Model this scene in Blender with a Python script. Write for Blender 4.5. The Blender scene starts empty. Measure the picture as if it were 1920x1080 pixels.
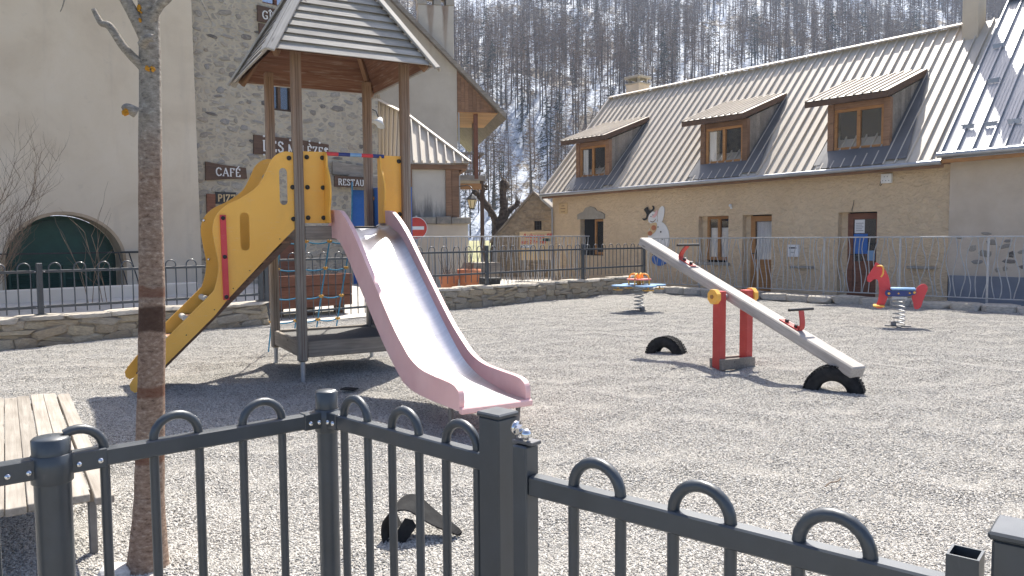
import bpy, bmesh, math, random
import numpy as np
from mathutils import Vector, Matrix
R = math.radians
rnd = random.Random(7)

# ------------------------------------------------------------------ camera, sky, sun, exposure
scene = bpy.context.scene
COL = scene.collection
cam_d = bpy.data.cameras.new('camera')
cam = bpy.data.objects.new('camera', cam_d)
COL.objects.link(cam)
cam_d.sensor_width = 36.0
cam_d.lens = 27.0                       # 1440 px focal length on a 1920 px wide picture
cam_d.clip_start = 0.05
cam_d.clip_end = 3000
PITCH, ROLL = R(3.7), R(0.4)
_f = Vector((0, math.cos(PITCH), -math.sin(PITCH)))
_u0 = Vector((1, 0, 0)).cross(_f)
_r = Vector((1, 0, 0)) * math.cos(ROLL) - _u0 * math.sin(ROLL)
_u = _u0 * math.cos(ROLL) + Vector((1, 0, 0)) * math.sin(ROLL)
cam.matrix_world = Matrix(((_r.x, _u.x, -_f.x, 0), (_r.y, _u.y, -_f.y, 0), (_r.z, _u.z, -_f.z, 1.45), (0, 0, 0, 1)))
scene.camera = cam

SUN_EL, SUN_AZ = R(56), R(16)          # azimuth measured from +Y towards +X
world = bpy.data.worlds.new('World')
scene.world = world
world.use_nodes = True
_nt = world.node_tree
_nt.nodes.clear()
_o = _nt.nodes.new('ShaderNodeOutputWorld')
_b = _nt.nodes.new('ShaderNodeBackground')
_s = _nt.nodes.new('ShaderNodeTexSky')
_s.sky_type = 'NISHITA'
_s.sun_disc = False
_s.sun_elevation = SUN_EL
_s.sun_rotation = SUN_AZ
_s.altitude = 1500
_s.air_density = 0.55
_s.dust_density = 6.0
_s.ozone_density = 0.3
_b.inputs[1].default_value = 0.15
_nt.links.new(_s.outputs[0], _b.inputs[0])
_nt.links.new(_b.outputs[0], _o.inputs[0])

sun_d = bpy.data.lights.new('sun', 'SUN')
sun_d.energy = 5.0
sun_d.angle = R(0.5)
sun_d.color = (1.0, 0.95, 0.86)
sun = bpy.data.objects.new('sun', sun_d)
COL.objects.link(sun)
S = Vector((math.sin(SUN_AZ) * math.cos(SUN_EL), math.cos(SUN_AZ) * math.cos(SUN_EL), math.sin(SUN_EL)))
sun.rotation_euler = S.to_track_quat('Z', 'Y').to_euler()
sun.location = (5, 20, 30)

vs = scene.view_settings
vs.view_transform = 'Standard'
vs.look = 'None'
vs.exposure = 1.1
vs.gamma = 1.0
vs.use_curve_mapping = False
scene.cycles.max_bounces = 6
scene.cycles.diffuse_bounces = 3
scene.cycles.transparent_max_bounces = 12
scene.cycles.caustics_reflective = False
scene.cycles.caustics_refractive = False

# ------------------------------------------------------------------ materials
MATS = {}


class NT:
    def __init__(s, name):
        s.m = bpy.data.materials.new(name)
        s.m.use_nodes = True
        s.t = s.m.node_tree
        s.b = s.t.nodes['Principled BSDF']
        s.co = None

    def n(s, typ, **kw):
        nd = s.t.nodes.new(typ)
        for k, v in kw.items():
            setattr(nd, k, v)
        return nd

    def l(s, a, b):
        s.t.links.new(a, b)

    def coord(s, scale=(1, 1, 1), kind='Object', rnd_off=True):
        tc = s.n('ShaderNodeTexCoord')
        mp = s.n('ShaderNodeMapping')
        mp.inputs['Scale'].default_value = scale
        s.l(tc.outputs[kind], mp.inputs[0])
        if rnd_off:
            oi = s.n('ShaderNodeObjectInfo')
            mu = s.n('ShaderNodeMath', operation='MULTIPLY')
            mu.inputs[1].default_value = 37.0
            s.l(oi.outputs['Random'], mu.inputs[0])
            s.l(mu.outputs[0], mp.inputs['Location'])
        return mp.outputs[0]

    def noise(s, co, scale=5, detail=4, rough=.55, dist=0):
        nd = s.n('ShaderNodeTexNoise')
        nd.inputs['Scale'].default_value = scale
        nd.inputs['Detail'].default_value = detail
        nd.inputs['Roughness'].default_value = rough
        nd.inputs['Distortion'].default_value = dist
        s.l(co, nd.inputs['Vector'])
        return nd.outputs[0]

    def ramp(s, fac, stops):
        nd = s.n('ShaderNodeValToRGB')
        el = nd.color_ramp.elements
        while len(el) < len(stops):
            el.new(.5)
        for e, (p, c) in zip(el, stops):
            e.position = p
            e.color = (c[0], c[1], c[2], 1) if hasattr(c, '__len__') else (c, c, c, 1)
        s.l(fac, nd.inputs[0])
        return nd.outputs[0]

    def mix(s, fac, a, b, blend='MIX'):
        nd = s.n('ShaderNodeMix', data_type='RGBA', blend_type=blend)
        for sock, v in ((nd.inputs[0], fac), (nd.inputs[6], a), (nd.inputs[7], b)):
            if hasattr(v, 'links') or hasattr(v, 'is_linked'):
                s.l(v, sock)
            elif hasattr(v, '__len__'):
                sock.default_value = (v[0], v[1], v[2], 1)
            else:
                sock.default_value = v
        return nd.outputs[2]

    def math(s, op, a, b=None):
        nd = s.n('ShaderNodeMath', operation=op)
        for i, v in ((0, a), (1, b)):
            if v is None:
                continue
            if hasattr(v, 'is_linked'):
                s.l(v, nd.inputs[i])
            else:
                nd.inputs[i].default_value = v
        return nd.outputs[0]

    def vary(s, col, amt):
        if not amt:
            return col
        oi = s.n('ShaderNodeObjectInfo')
        mr = s.n('ShaderNodeMapRange')
        mr.inputs[3].default_value = 1 - amt
        mr.inputs[4].default_value = 1 + amt
        s.l(oi.outputs['Random'], mr.inputs[0])
        hs = s.n('ShaderNodeHueSaturation')
        s.l(mr.outputs[0], hs.inputs['Value'])
        s.l(col, hs.inputs['Color'])
        return hs.outputs[0]

    def bump(s, h, strength=.5, dist=.01):
        nd = s.n('ShaderNodeBump')
        nd.inputs['Strength'].default_value = strength
        nd.inputs['Distance'].default_value = dist
        s.l(h, nd.inputs['Height'])
        s.l(nd.outputs[0], s.b.inputs['Normal'])

    def done(s, col=None, rough=.7, metal=0, spec=.4):
        if col is not None:
            if hasattr(col, 'is_linked'):
                s.l(col, s.b.inputs['Base Color'])
            else:
                s.b.inputs['Base Color'].default_value = (col[0], col[1], col[2], 1)
        if hasattr(rough, 'is_linked'):
            s.l(rough, s.b.inputs['Roughness'])
        else:
            s.b.inputs['Roughness'].default_value = rough
        s.b.inputs['Metallic'].default_value = metal
        s.b.inputs['Specular IOR Level'].default_value = spec
        MATS[s.m.name] = s.m
        return s.m


def simple(name, c1, c2=None, sc=(6, 6, 6), rough=.6, metal=0, spec=.4, bump=0, bdist=.004, vary=0, lo=.35, hi=.65, bsc=None, detail=5):
    k = NT(name)
    co = k.coord(sc)
    nz = k.noise(co, 1.0, detail)
    col = k.ramp(nz, [(lo, c1), (hi, c2 or tuple(x * 1.25 for x in c1))])
    col = k.vary(col, vary)
    if bump:
        h = nz if bsc is None else k.noise(k.coord(bsc), 1.0, 6)
        k.bump(h, bump, bdist)
    if name.endswith(('plastic', '_paint', '_red')) and name not in ('black_plastic', 'white_paint', 'green_paint'):
        # worn plastic and paint: pale scuffs, dust film
        sc1 = k.noise(k.coord((9, 9, 55)), 1.0, 6, .7)
        col = k.mix(k.ramp(sc1, [(.60, 0.0), (.72, .40)]), col, tuple(min(.85, .55 * x + .30) for x in c1))
        gr1 = k.noise(k.coord((2.5, 2.5, 1.5)), 1.0, 5, .65)
        col = k.mix(k.ramp(gr1, [(.50, 0.0), (.72, .30)]), col, tuple(.6 * x + .05 for x in c1))
    rr = k.ramp(nz, [(0.3, max(0, rough - .08)), (0.7, min(1, rough + .08))])
    return k.done(col, rr, metal, spec)


def wood(name, c1, c2, vary=.18, rough=.75, bump=.5):
    k = NT(name)
    co = k.coord((1.2, 26, 26))
    g = k.noise(co, 1.6, 6, .65, .6)
    co2 = k.coord((2, 3, 3))
    g2 = k.noise(co2, 1.5, 3)
    a = k.ramp(g, [(.3, c1), (.7, c2)])
    col = k.mix(k.ramp(g2, [(.35, 0.0), (.7, 0.5)]), a, tuple(x * .72 for x in c1))
    kn = k.n('ShaderNodeTexVoronoi')
    kn.inputs['Scale'].default_value = 1.0
    k.l(k.coord((2.2, 9, 9)), kn.inputs['Vector'])
    col = k.mix(k.ramp(kn.outputs[0], [(.05, 0.75), (.13, 0.0)]), col, tuple(x * .35 for x in c1))
    col = k.vary(col, vary)
    k.bump(g, bump, .004)
    return k.done(col, rough, 0, .25)


def build_materials():
    # gravel of the playground
    for nm, peb in (('gravel', False), ('pebble', True)):
        k = NT(nm)
        co = k.coord((1, 1, 1), rnd_off=False)
        if peb:
            oi = k.n('ShaderNodeObjectInfo')
            rv = oi.outputs['Random']
        else:
            v = k.n('ShaderNodeTexVoronoi')
            v.inputs['Scale'].default_value = 110
            wn = k.n('ShaderNodeMix', data_type='VECTOR')
            k.l(co, v.inputs['Vector'])
            sp = k.n('ShaderNodeSeparateColor')
            k.l(v.outputs['Color'], sp.inputs[0])
            rv = sp.outputs[0]
        col = k.ramp(rv, [(0, (.155, .148, .136)), (.3, (.36, .345, .318)), (.6, (.51, .491, .455)), (.85, (.64, .617, .575)), (1, (.51, .452, .385))] if peb else [(0, (.175, .168, .155)), (.3, (.35, .336, .308)), (.6, (.485, .467, .433)), (.85, (.59, .57, .531)), (1, (.48, .428, .366))])
        big = k.noise(co, 1.1, 5, .6)
        col = k.mix(k.ramp(big, [(.36, 0.0), (.64, .28)]), col, (.50, .47, .42))
        mid = k.noise(k.coord((5, 7, 6), rnd_off=False), 1.0, 5, .68)
        col = k.mix(k.ramp(mid, [(.32, .55), (.50, 0.0)]), col, (.20, .195, .186))  # darker blotches paint in the shade of small hollows
        if not peb:
            v2 = k.n('ShaderNodeTexVoronoi')
            v2.inputs['Scale'].default_value = 110
            k.l(co, v2.inputs['Vector'])
            h = k.math('ADD', k.math('MULTIPLY', v2.outputs[0], -1.0), k.math('MULTIPLY', rv, .7))
            h = k.math('ADD', h, k.math('MULTIPLY', k.noise(co, 16, 4), 1.2))
            k.bump(h, 1.0, .018)
        k.done(col, .85, 0, .2)
    simple('earth', (.16, .14, .09), (.30, .27, .15), (.6, .6, .6), .95, bump=.6, bdist=.05)
    simple('grass_ground', (.20, .20, .09), (.34, .32, .17), (.5, .5, .5), .95, bump=.6, bdist=.05)
    simple('street', (.40, .38, .35), (.52, .50, .46), (2.5, 2.5, 2.5), .9, bump=.4, bdist=.006, bsc=(60, 60, 60))
    # hillside snow and dead grass
    k = NT('snow_slope')
    co = k.coord((1, 1, 1), rnd_off=False)
    a = k.noise(co, .055, 6, .62)
    b = k.noise(k.coord((1, .35, 1), rnd_off=False), .6, 6, .7)
    f = k.math('ADD', k.math('MULTIPLY', a, .75), k.math('MULTIPLY', b, .5))
    col = k.ramp(f, [(.50, (.13, .105, .08)), (.57, (.26, .23, .19)), (.60, (.50, .55, .63)), (1, (.60, .65, .72))])
    k.bump(b, .9, .5)
    k.done(col, .8, 0, .2)
    simple('larch_bark', (.065, .055, .05), (.13, .11, .097), (3, 3, 1), .95, vary=.3)
    simple('larch_twig', (.125, .086, .063), (.215, .155, .115), (.5, .5, .5), .95, vary=.28)
    simple('spruce_needle', (.018, .028, .022), (.04, .055, .04), (1, 1, 1), .9, vary=.2)

    # renders
    k = NT('beige_render')
    co = k.coord((1, 1, 1), rnd_off=False)
    n1 = k.noise(co, .8, 6, .6, .5)
    n2 = k.noise(co, 5, 5, .7)
    col = k.ramp(n1, [(.3, (.56, .465, .35)), (.5, (.63, .535, .41)), (.72, (.67, .58, .46))])
    col = k.mix(k.ramp(n2, [(.60, 0.0), (.74, .28)]), col, (.36, .31, .26))
    st = k.noise(k.coord((3.5, 3.5, .35), rnd_off=False), 1.0, 4, .6)
    col = k.mix(k.ramp(st, [(.56, 0.0), (.75, .22)]), col, (.33, .29, .25))
    k.bump(k.noise(co, 9, 6, .65), .35, .012)
    k.done(col, .92, 0, .15)
    k = NT('ochre_roughcast')
    co = k.coord((1, 1, 1), rnd_off=False)
    n1 = k.noise(co, .9, 5, .6)
    col = k.ramp(n1, [(.3, (.67, .505, .325)), (.7, (.77, .60, .40))])
    v = k.noise(k.coord((7, 7, 10), rnd_off=False), 1.0, 5, .6, 1.2)
    col = k.mix(k.ramp(v, [(.35, .30), (.55, 0.0)]), col, (.50, .37, .25))
    k.bump(v, 1.0, .06)
    k.done(col, .95, 0, .12)
    simple('grey_render', (.55, .455, .35), (.64, .545, .435), (1.6, 1.6, 1.6), .95, bump=.7, bdist=.02, bsc=(7, 7, 7))
    simple('blue_grey_render', (.20, .215, .245), (.25, .265, .30), (2, 2, 2), .9, bump=.3, bdist=.01)
    simple('white_render', (.60, .56, .49), (.69, .65, .58), (1.5, 1.5, 1.5), .9, bump=.3, bdist=.008)
    # chimney wall with rust streaks
    k = NT('stained_render')
    tc = k.n('ShaderNodeTexCoord')
    sp = k.n('ShaderNodeSeparateXYZ')
    k.l(tc.outputs['Object'], sp.inputs[0])
    co = k.coord((1, 1, 1), rnd_off=False)
    n1 = k.noise(co, 1.3, 6, .6)
    col = k.ramp(n1, [(.3, (.46, .42, .36)), (.7, (.57, .53, .46))])
    wob = k.noise(k.coord((6, 6, 1.2), rnd_off=False), 1, 5, .7)
    for xc, ztop, ln in ((-.76, 8.32, 1.7), (-.33, 8.32, 1.9)):
        d = k.math('ABSOLUTE', k.math('SUBTRACT', sp.outputs[0], xc))
        d = k.math('ADD', d, k.math('MULTIPLY', k.math('SUBTRACT', wob, .5), .16))
        z = k.math('DIVIDE', k.math('SUBTRACT', ztop, sp.outputs[2]), ln)
        w = k.math('SUBTRACT', .13, k.math('MULTIPLY', z, .10))
        e = k.math('DIVIDE', k.math('SUBTRACT', w, d), .06)
        fade = k.math('SUBTRACT', 1.0, z)
        ec, fc = k.n('ShaderNodeClamp'), k.n('ShaderNodeClamp')
        k.l(e, ec.inputs[0])
        k.l(fade, fc.inputs[0])
        m = k.n('ShaderNodeClamp')
        k.l(k.math('MULTIPLY', k.math('MULTIPLY', ec.outputs[0], fc.outputs[0]), .9), m.inputs[0])
        m2 = k.math('MULTIPLY', m.outputs[0], k.ramp(wob, [(.3, .55), (.6, 1.0)]))
        col = k.mix(m2, col, (.19, .11, .065))
    k.bump(k.noise(co, 10, 5), .3, .01)
    k.done(col, .92, 0, .15)
    # panel of uneven tone, darker towards the bottom
    k = NT('graded_render')
    tc = k.n('ShaderNodeTexCoord')
    sp = k.n('ShaderNodeSeparateXYZ')
    k.l(tc.outputs['Object'], sp.inputs[0])
    co = k.coord((1, 1, 1), rnd_off=False)
    col = k.ramp(k.noise(co, 2, 5), [(.3, (.50, .455, .39)), (.7, (.58, .535, .46))])
    wob = k.noise(k.coord((7, 7, .8), rnd_off=False), 1, 5, .7)
    z = k.math('ADD', sp.outputs[2], k.math('MULTIPLY', k.math('SUBTRACT', wob, .5), -1.9))
    col = k.mix(k.ramp(k.math('DIVIDE', k.math('SUBTRACT', z, 1.9), 1.2), [(.10, .85), (.55, 0.0)]), col, (.15, .14, .13))
    k.done(col, .9, 0, .15)

    # stones
    def stone(nm, stops, bd=.01):
        k = NT(nm)
        oi = k.n('ShaderNodeObjectInfo')
        base = k.ramp(oi.outputs['Random'], stops)
        nz = k.noise(k.coord((9, 9, 9)), 1, 6, .65)
        col = k.mix(k.ramp(nz, [(.3, .55), (.62, 0.0)]), base, (.13, .12, .105))
        col = k.mix(k.ramp(k.noise(k.coord((3, 3, 3)), 1, 4), [(.52, 0.0), (.7, .5)]), col, (.46, .41, .33))
        k.bump(nz, .8, bd)
        k.done(col, .92, 0, .15)
    stone('wall_stone', [(0, (.36, .29, .20)), (.35, (.44, .37, .265)), (.6, (.34, .305, .25)), (.8, (.50, .425, .30)), (1, (.40, .325, .225))], .014)
    stone('cap_stone', [(0, (.50, .455, .385)), (.5, (.60, .55, .47)), (1, (.45, .41, .35))])
    stone('rubble_stone', [(0, (.13, .115, .10)), (.07, (.17, .15, .14)), (.14, (.32, .285, .24)), (.5, (.41, .365, .30)), (.70, (.31, .295, .28)), (.88, (.48, .43, .355)), (1, (.34, .275, .21))])
    stone('hut_stone', [(0, (.23, .20, .16)), (.35, (.34, .30, .235)), (.7, (.26, .235, .20)), (1, (.40, .35, .27))])
    k = NT('rubble_mortar')
    co = k.coord((1, 1, 1), rnd_off=False)
    v = k.n('ShaderNodeTexVoronoi')
    v.inputs['Scale'].default_value = 1
    v.inputs['Randomness'].default_value = 1.0
    k.l(k.coord((6.5, 6.5, 10), rnd_off=False), v.inputs['Vector'])
    v2 = k.n('ShaderNodeTexVoronoi', feature='DISTANCE_TO_EDGE')
    v2.inputs['Scale'].default_value = 1
    k.l(k.coord((6.5, 6.5, 10), rnd_off=False), v2.inputs['Vector'])
    sep = k.n('ShaderNodeSeparateColor')
    k.l(v.outputs['Color'], sep.inputs[0])
    st = k.ramp(sep.outputs[0], [(0, (.27, .25, .215)), (.5, (.37, .335, .28)), (1, (.43, .395, .335))])
    mort = k.ramp(k.noise(co, 3, 5), [(.3, (.41, .35, .265)), (.7, (.51, .445, .345))])
    f = k.math('ADD', v2.outputs[0], k.math('MULTIPLY', k.math('SUBTRACT', k.noise(co, 7, 3), .5), .35))
    fac = k.ramp(f, [(.10, 0.0), (.22, .8)])
    col = k.mix(fac, mort, st)
    k.bump(k.math('ADD', fac, k.math('MULTIPLY', k.noise(co, 22, 5), .7)), .7, .02)
    k.done(col, .95, 0, .12)
    simple('dark_mortar', (.22, .19, .15), (.32, .28, .22), (7, 7, 7), .95, bump=.8, bdist=.02)
    simple('lintel_stone', (.31, .28, .235), (.39, .355, .30), (5, 5, 5), .9, bump=.4, bdist=.006)

    # woods
    wood('grey_wood', (.20, .175, .148), (.39, .35, .30))
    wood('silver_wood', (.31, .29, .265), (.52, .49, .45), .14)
    wood('brown_wood', (.19, .105, .06), (.34, .20, .12))
    wood('red_brown_wood', (.16, .065, .04), (.27, .125, .075))
    wood('orange_wood', (.36, .17, .06), (.52, .27, .105), .1, .55, .2)
    wood('dark_brown_wood', (.10, .06, .04), (.19, .12, .08))
    wood('sun_wood', (.40, .37, .32), (.56, .53, .47), .12)
    wood('bench_wood', (.25, .22, .185), (.44, .405, .355), .16)
    wood('sign_wood', (.085, .05, .034), (.16, .095, .062), .12, .6)
    # metals and plastics
    k = NT('fence_paint')
    co = k.coord((1, 1, 1))
    n1 = k.noise(co, 18, 5)
    col = k.ramp(n1, [(.3, (.024, .032, .040)), (.7, (.038, .048, .058))])
    sc = k.noise(k.coord((30, 200, 30)), 1, 4)
    k.done(k.mix(k.ramp(sc, [(.66, 0.0), (.8, .35)]), col, (.14, .14, .14)), k.ramp(n1, [(.3, .42), (.7, .52)]), 0, .8)
    k.b.inputs['Coat Weight'].default_value = .3
    k.b.inputs['Coat Roughness'].default_value = .12
    simple('galvanised', (.36, .37, .38), (.48, .49, .50), (5, 5, 5), .5, .7, bump=.05)
    simple('chrome', (.7, .7, .7), (.8, .8, .8), (5, 5, 5), .18, 1)
    simple('roof_metal', (.53, .47, .39), (.58, .52, .435), (.8, .8, .8), .46, 0, .4, vary=.04)
    simple('zinc', (.36, .37, .385), (.45, .46, .475), (1.2, 1.2, 1.2), .38, .55, .5, vary=.05)
    k = NT('slide_steel')
    n1 = k.noise(k.coord((2, 60, 2)), 1, 4)
    n2 = k.noise(k.coord((5, 5, 5)), 1, 4)
    k.bump(n2, .10, .01)
    k.done(k.ramp(n1, [(.3, (.66, .67, .69)), (.7, (.76, .77, .79))]), k.ramp(n2, [(.3, .35), (.7, .41)]), 1.0, .5)
    simple('flashing_shadow_metal', (.13, .13, .135), (.17, .17, .175), (2, 2, 2), .5, .3)  # dark tone serves the flashings and the painted dormer shadow
    simple('hut_roof', (.16, .145, .13), (.27, .25, .22), (4, 4, 4), .9, bump=.4)
    simple('galvanised_dark', (.14, .14, .145), (.22, .22, .225), (8, 8, 8), .5, .5)
    simple('deck_grit', (.10, .098, .095), (.20, .195, .185), (70, 70, 70), .95, bump=1.0, bdist=.01)
    # tower posts: grey outside, brown where sheltered from the weather (higher up)
    k = NT('post_wood')
    g = k.noise(k.coord((1.2, 26, 26)), 1.6, 6, .65, .6)
    tc = k.n('ShaderNodeTexCoord')
    sp = k.n('ShaderNodeSeparateXYZ')
    k.l(tc.outputs['Object'], sp.inputs[0])
    a = k.ramp(g, [(.3, (.19, .168, .142)), (.7, (.36, .325, .28))])
    b = k.ramp(g, [(.3, (.20, .115, .07)), (.7, (.33, .205, .13))])
    f = k.math('ADD', k.math('MULTIPLY', sp.outputs[0], .22), k.math('MULTIPLY', k.noise(k.coord((2, 8, 8)), 1, 4), .5))
    k.bump(g, .5, .004)
    k.done(k.vary(k.mix(k.ramp(f, [(.52, 0.0), (.86, .85)]), a, b), .12), .75, 0, .25)
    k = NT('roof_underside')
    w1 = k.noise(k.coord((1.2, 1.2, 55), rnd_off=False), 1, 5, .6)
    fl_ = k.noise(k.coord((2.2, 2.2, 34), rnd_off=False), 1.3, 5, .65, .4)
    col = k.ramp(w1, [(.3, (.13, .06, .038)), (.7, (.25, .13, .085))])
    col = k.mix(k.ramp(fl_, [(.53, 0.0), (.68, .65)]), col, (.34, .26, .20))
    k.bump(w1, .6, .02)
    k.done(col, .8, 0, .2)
    k = NT('tree_bark')
    tc = k.n('ShaderNodeTexCoord')
    sp = k.n('ShaderNodeSeparateXYZ')
    k.l(tc.outputs['Object'], sp.inputs[0])
    n1 = k.noise(k.coord((38, 38, 75), rnd_off=False), 1, 8, .72)
    n2 = k.noise(k.coord((5, 5, 7), rnd_off=False), 1, 4)
    low = k.ramp(n1, [(.30, (.06, .04, .03)), (.42, (.22, .15, .112)), (.56, (.31, .225, .17)), (.70, (.48, .40, .33))])
    hi = k.ramp(n1, [(.30, (.07, .062, .056)), (.42, (.25, .225, .195)), (.56, (.35, .32, .28)), (.70, (.52, .48, .43))])
    low = k.mix(k.ramp(n2, [(.50, 0.0), (.68, .30)]), low, hi)
    zz_ = k.math('ADD', sp.outputs[2], k.math('MULTIPLY', k.math('SUBTRACT', n2, .5), .35))
    col = k.mix(k.ramp(k.math('DIVIDE', zz_, 4.0), [(.43, 0.0), (.49, 1.0)]), low, hi)
    zb = k.math('ABSOLUTE', k.math('SUBTRACT', k.math('ADD', sp.outputs[2], k.math('MULTIPLY', k.math('SUBTRACT', n2, .5), .10)), 1.11))
    col = k.mix(k.ramp(zb, [(.05, .85), (.065, 0.0)]), col, (.055, .03, .022))
    for zc in (.80, 1.24, .52):
        zq = k.math('ABSOLUTE', k.math('SUBTRACT', k.math('ADD', sp.outputs[2], k.math('MULTIPLY', k.math('SUBTRACT', n2, .5), .06)), zc))
        col = k.mix(k.ramp(zq, [(.018, .7), (.026, 0.0)]), col, (.15, .06, .035))
    k.bump(n1, 1.0, .012)
    k.done(col, .95, 0, .15)
    simple('yellow_plastic', (.88, .46, .075), (.92, .50, .095), (3, 3, 3), .42, bump=.05)
    simple('faded_yellow', (.75, .40, .08), (.82, .48, .12), (8, 8, 8), .5)
    simple('pink_plastic', (.78, .47, .455), (.83, .54, .52), (3, 3, 3), .45, bump=.05)
    simple('red_paint', (.46, .045, .038), (.54, .075, .06), (4, 4, 4), .45)
    simple('red_plastic', (.60, .045, .055), (.66, .065, .07), (4, 4, 4), .42)
    simple('sun_glare_red', (.62, .15, .13), (.70, .24, .21), (4, 4, 4), .42)  # red paled to carry the sun's glare in its colour
    simple('tan_render', (.36, .27, .175), (.45, .345, .235), (3, 3, 3), .92, bump=.4)
    simple('blue_plastic', (.022, .12, .42), (.03, .15, .48), (4, 4, 4), .42)
    simple('navy_plastic', (.02, .035, .16), (.03, .05, .2), (4, 4, 4), .42)
    simple('pale_blue_plastic', (.18, .34, .56), (.26, .43, .64), (3, 3, 3), .35)
    simple('black_plastic', (.018, .018, .018), (.03, .03, .03), (8, 8, 8), .45)
    simple('rubber', (.012, .012, .013), (.034, .034, .034), (12, 12, 12), .92, 0, .15, bump=.6, bdist=.006)
    simple('rope_blue', (.03, .22, .42), (.08, .32, .52), (30, 30, 30), .8)
    simple('terracotta', (.46, .16, .075), (.55, .22, .11), (5, 5, 5), .8)
    simple('green_paint', (.012, .045, .032), (.02, .07, .05), (3, 3, 3), .55)
    simple('dark_interior', (.012, .013, .014), (.02, .02, .022), (3, 3, 3), .9)  # near-black base colour paints the darkness of rooms and recesses
    simple('white_paint', (.76, .75, .73), (.82, .81, .79), (3, 3, 3), .6)
    simple('sign_red', (.58, .055, .03), (.62, .07, .04), (3, 3, 3), .4)
    simple('sign_cream', (.62, .44, .23), (.68, .50, .28), (3, 3, 3), .6)
    simple('curtain', (.62, .62, .60), (.78, .78, .76), (18, 18, 1), .9)
    simple('bark', (.085, .05, .034), (.23, .145, .105), (14, 14, 26), .95, bump=1.0, bdist=.012, lo=.3, hi=.7)
    simple('bark_grey', (.13, .11, .095), (.30, .27, .24), (16, 16, 40), .95, bump=1.0, bdist=.012, lo=.3, hi=.7)
    simple('dark_bark', (.05, .04, .033), (.13, .105, .085), (9, 9, 9), .95, bump=1.0, bdist=.05)
    simple('lichen', (.40, .17, .01), (.52, .26, .03), (40, 40, 40), .95, bump=.8)
    simple('dry_twig', (.12, .09, .065), (.2, .15, .11), (8, 8, 8), .95, vary=.2)
    simple('pale_rock', (.46, .44, .41), (.60, .58, .55), (9, 9, 9), .9, bump=.6)
    # window glass: a clear pane with a mirror sheen
    for nm, fac in (('glass', .09), ('sky_glass', .5)):
        k = NT(nm)
        tr = k.n('ShaderNodeBsdfTransparent')
        gl = k.n('ShaderNodeBsdfGlossy')
        gl.inputs['Roughness'].default_value = .03
        mx = k.n('ShaderNodeMixShader')
        mx.inputs[0].default_value = fac
        k.l(tr.outputs[0], mx.inputs[1])
        k.l(gl.outputs[0], mx.inputs[2])
        k.l(mx.outputs[0], k.t.nodes['Material Output'].inputs[0])
        MATS[nm] = k.m
    k = NT('haze_air')
    pv = k.n('ShaderNodeVolumePrincipled')
    pv.inputs['Color'].default_value = (.62, .76, 1.0, 1)
    pv.inputs['Density'].default_value = .00045
    pv.inputs['Anisotropy'].default_value = .3
    k.t.nodes.remove(k.b)
    k.l(pv.outputs[0], k.t.nodes['Material Output'].inputs['Volume'])
    MATS['haze_air'] = k.m
    k = NT('lamp_glass')
    k.done((.75, .62, .36), .35, 0, .5)


build_materials()

# ------------------------------------------------------------------ mesh helpers


def smooth_pts(pts, n=6, closed=False):
    out = []
    N = len(pts)
    rng = N if closed else N - 1
    for i in range(rng):
        if closed:
            p0, p1, p2, p3 = (Vector(pts[(i + k) % N]) for k in (-1, 0, 1, 2))
        else:
            p0, p1, p2, p3 = (Vector(pts[max(0, min(N - 1, i + k))]) for k in (-1, 0, 1, 2))
        for j in range(n):
            t = j / n
            out.append(.5 * ((2 * p1) + (p2 - p0) * t + (2 * p0 - 5 * p1 + 4 * p2 - p3) * t * t + (3 * p1 - p0 - 3 * p2 + p3) * t ** 3))
    if not closed:
        out.append(Vector(pts[-1]))
    return out


def frame(p0, p1, up=(0, 0, 1)):
    x = (Vector(p1) - Vector(p0)).normalized()
    up = Vector(up)
    if abs(x.dot(up)) > .98:
        up = Vector((0, 1, 0))
    y = up.cross(x).normalized()
    z = x.cross(y)
    M = Matrix.Identity(4)
    for i, a in enumerate((x, y, z)):
        M[0][i], M[1][i], M[2][i] = a
    M.translation = Vector(p0)
    return M


def T(x=0, y=0, z=0):
    return Matrix.Translation((x, y, z))


def RZ(a):
    return Matrix.Rotation(a, 4, 'Z')


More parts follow.
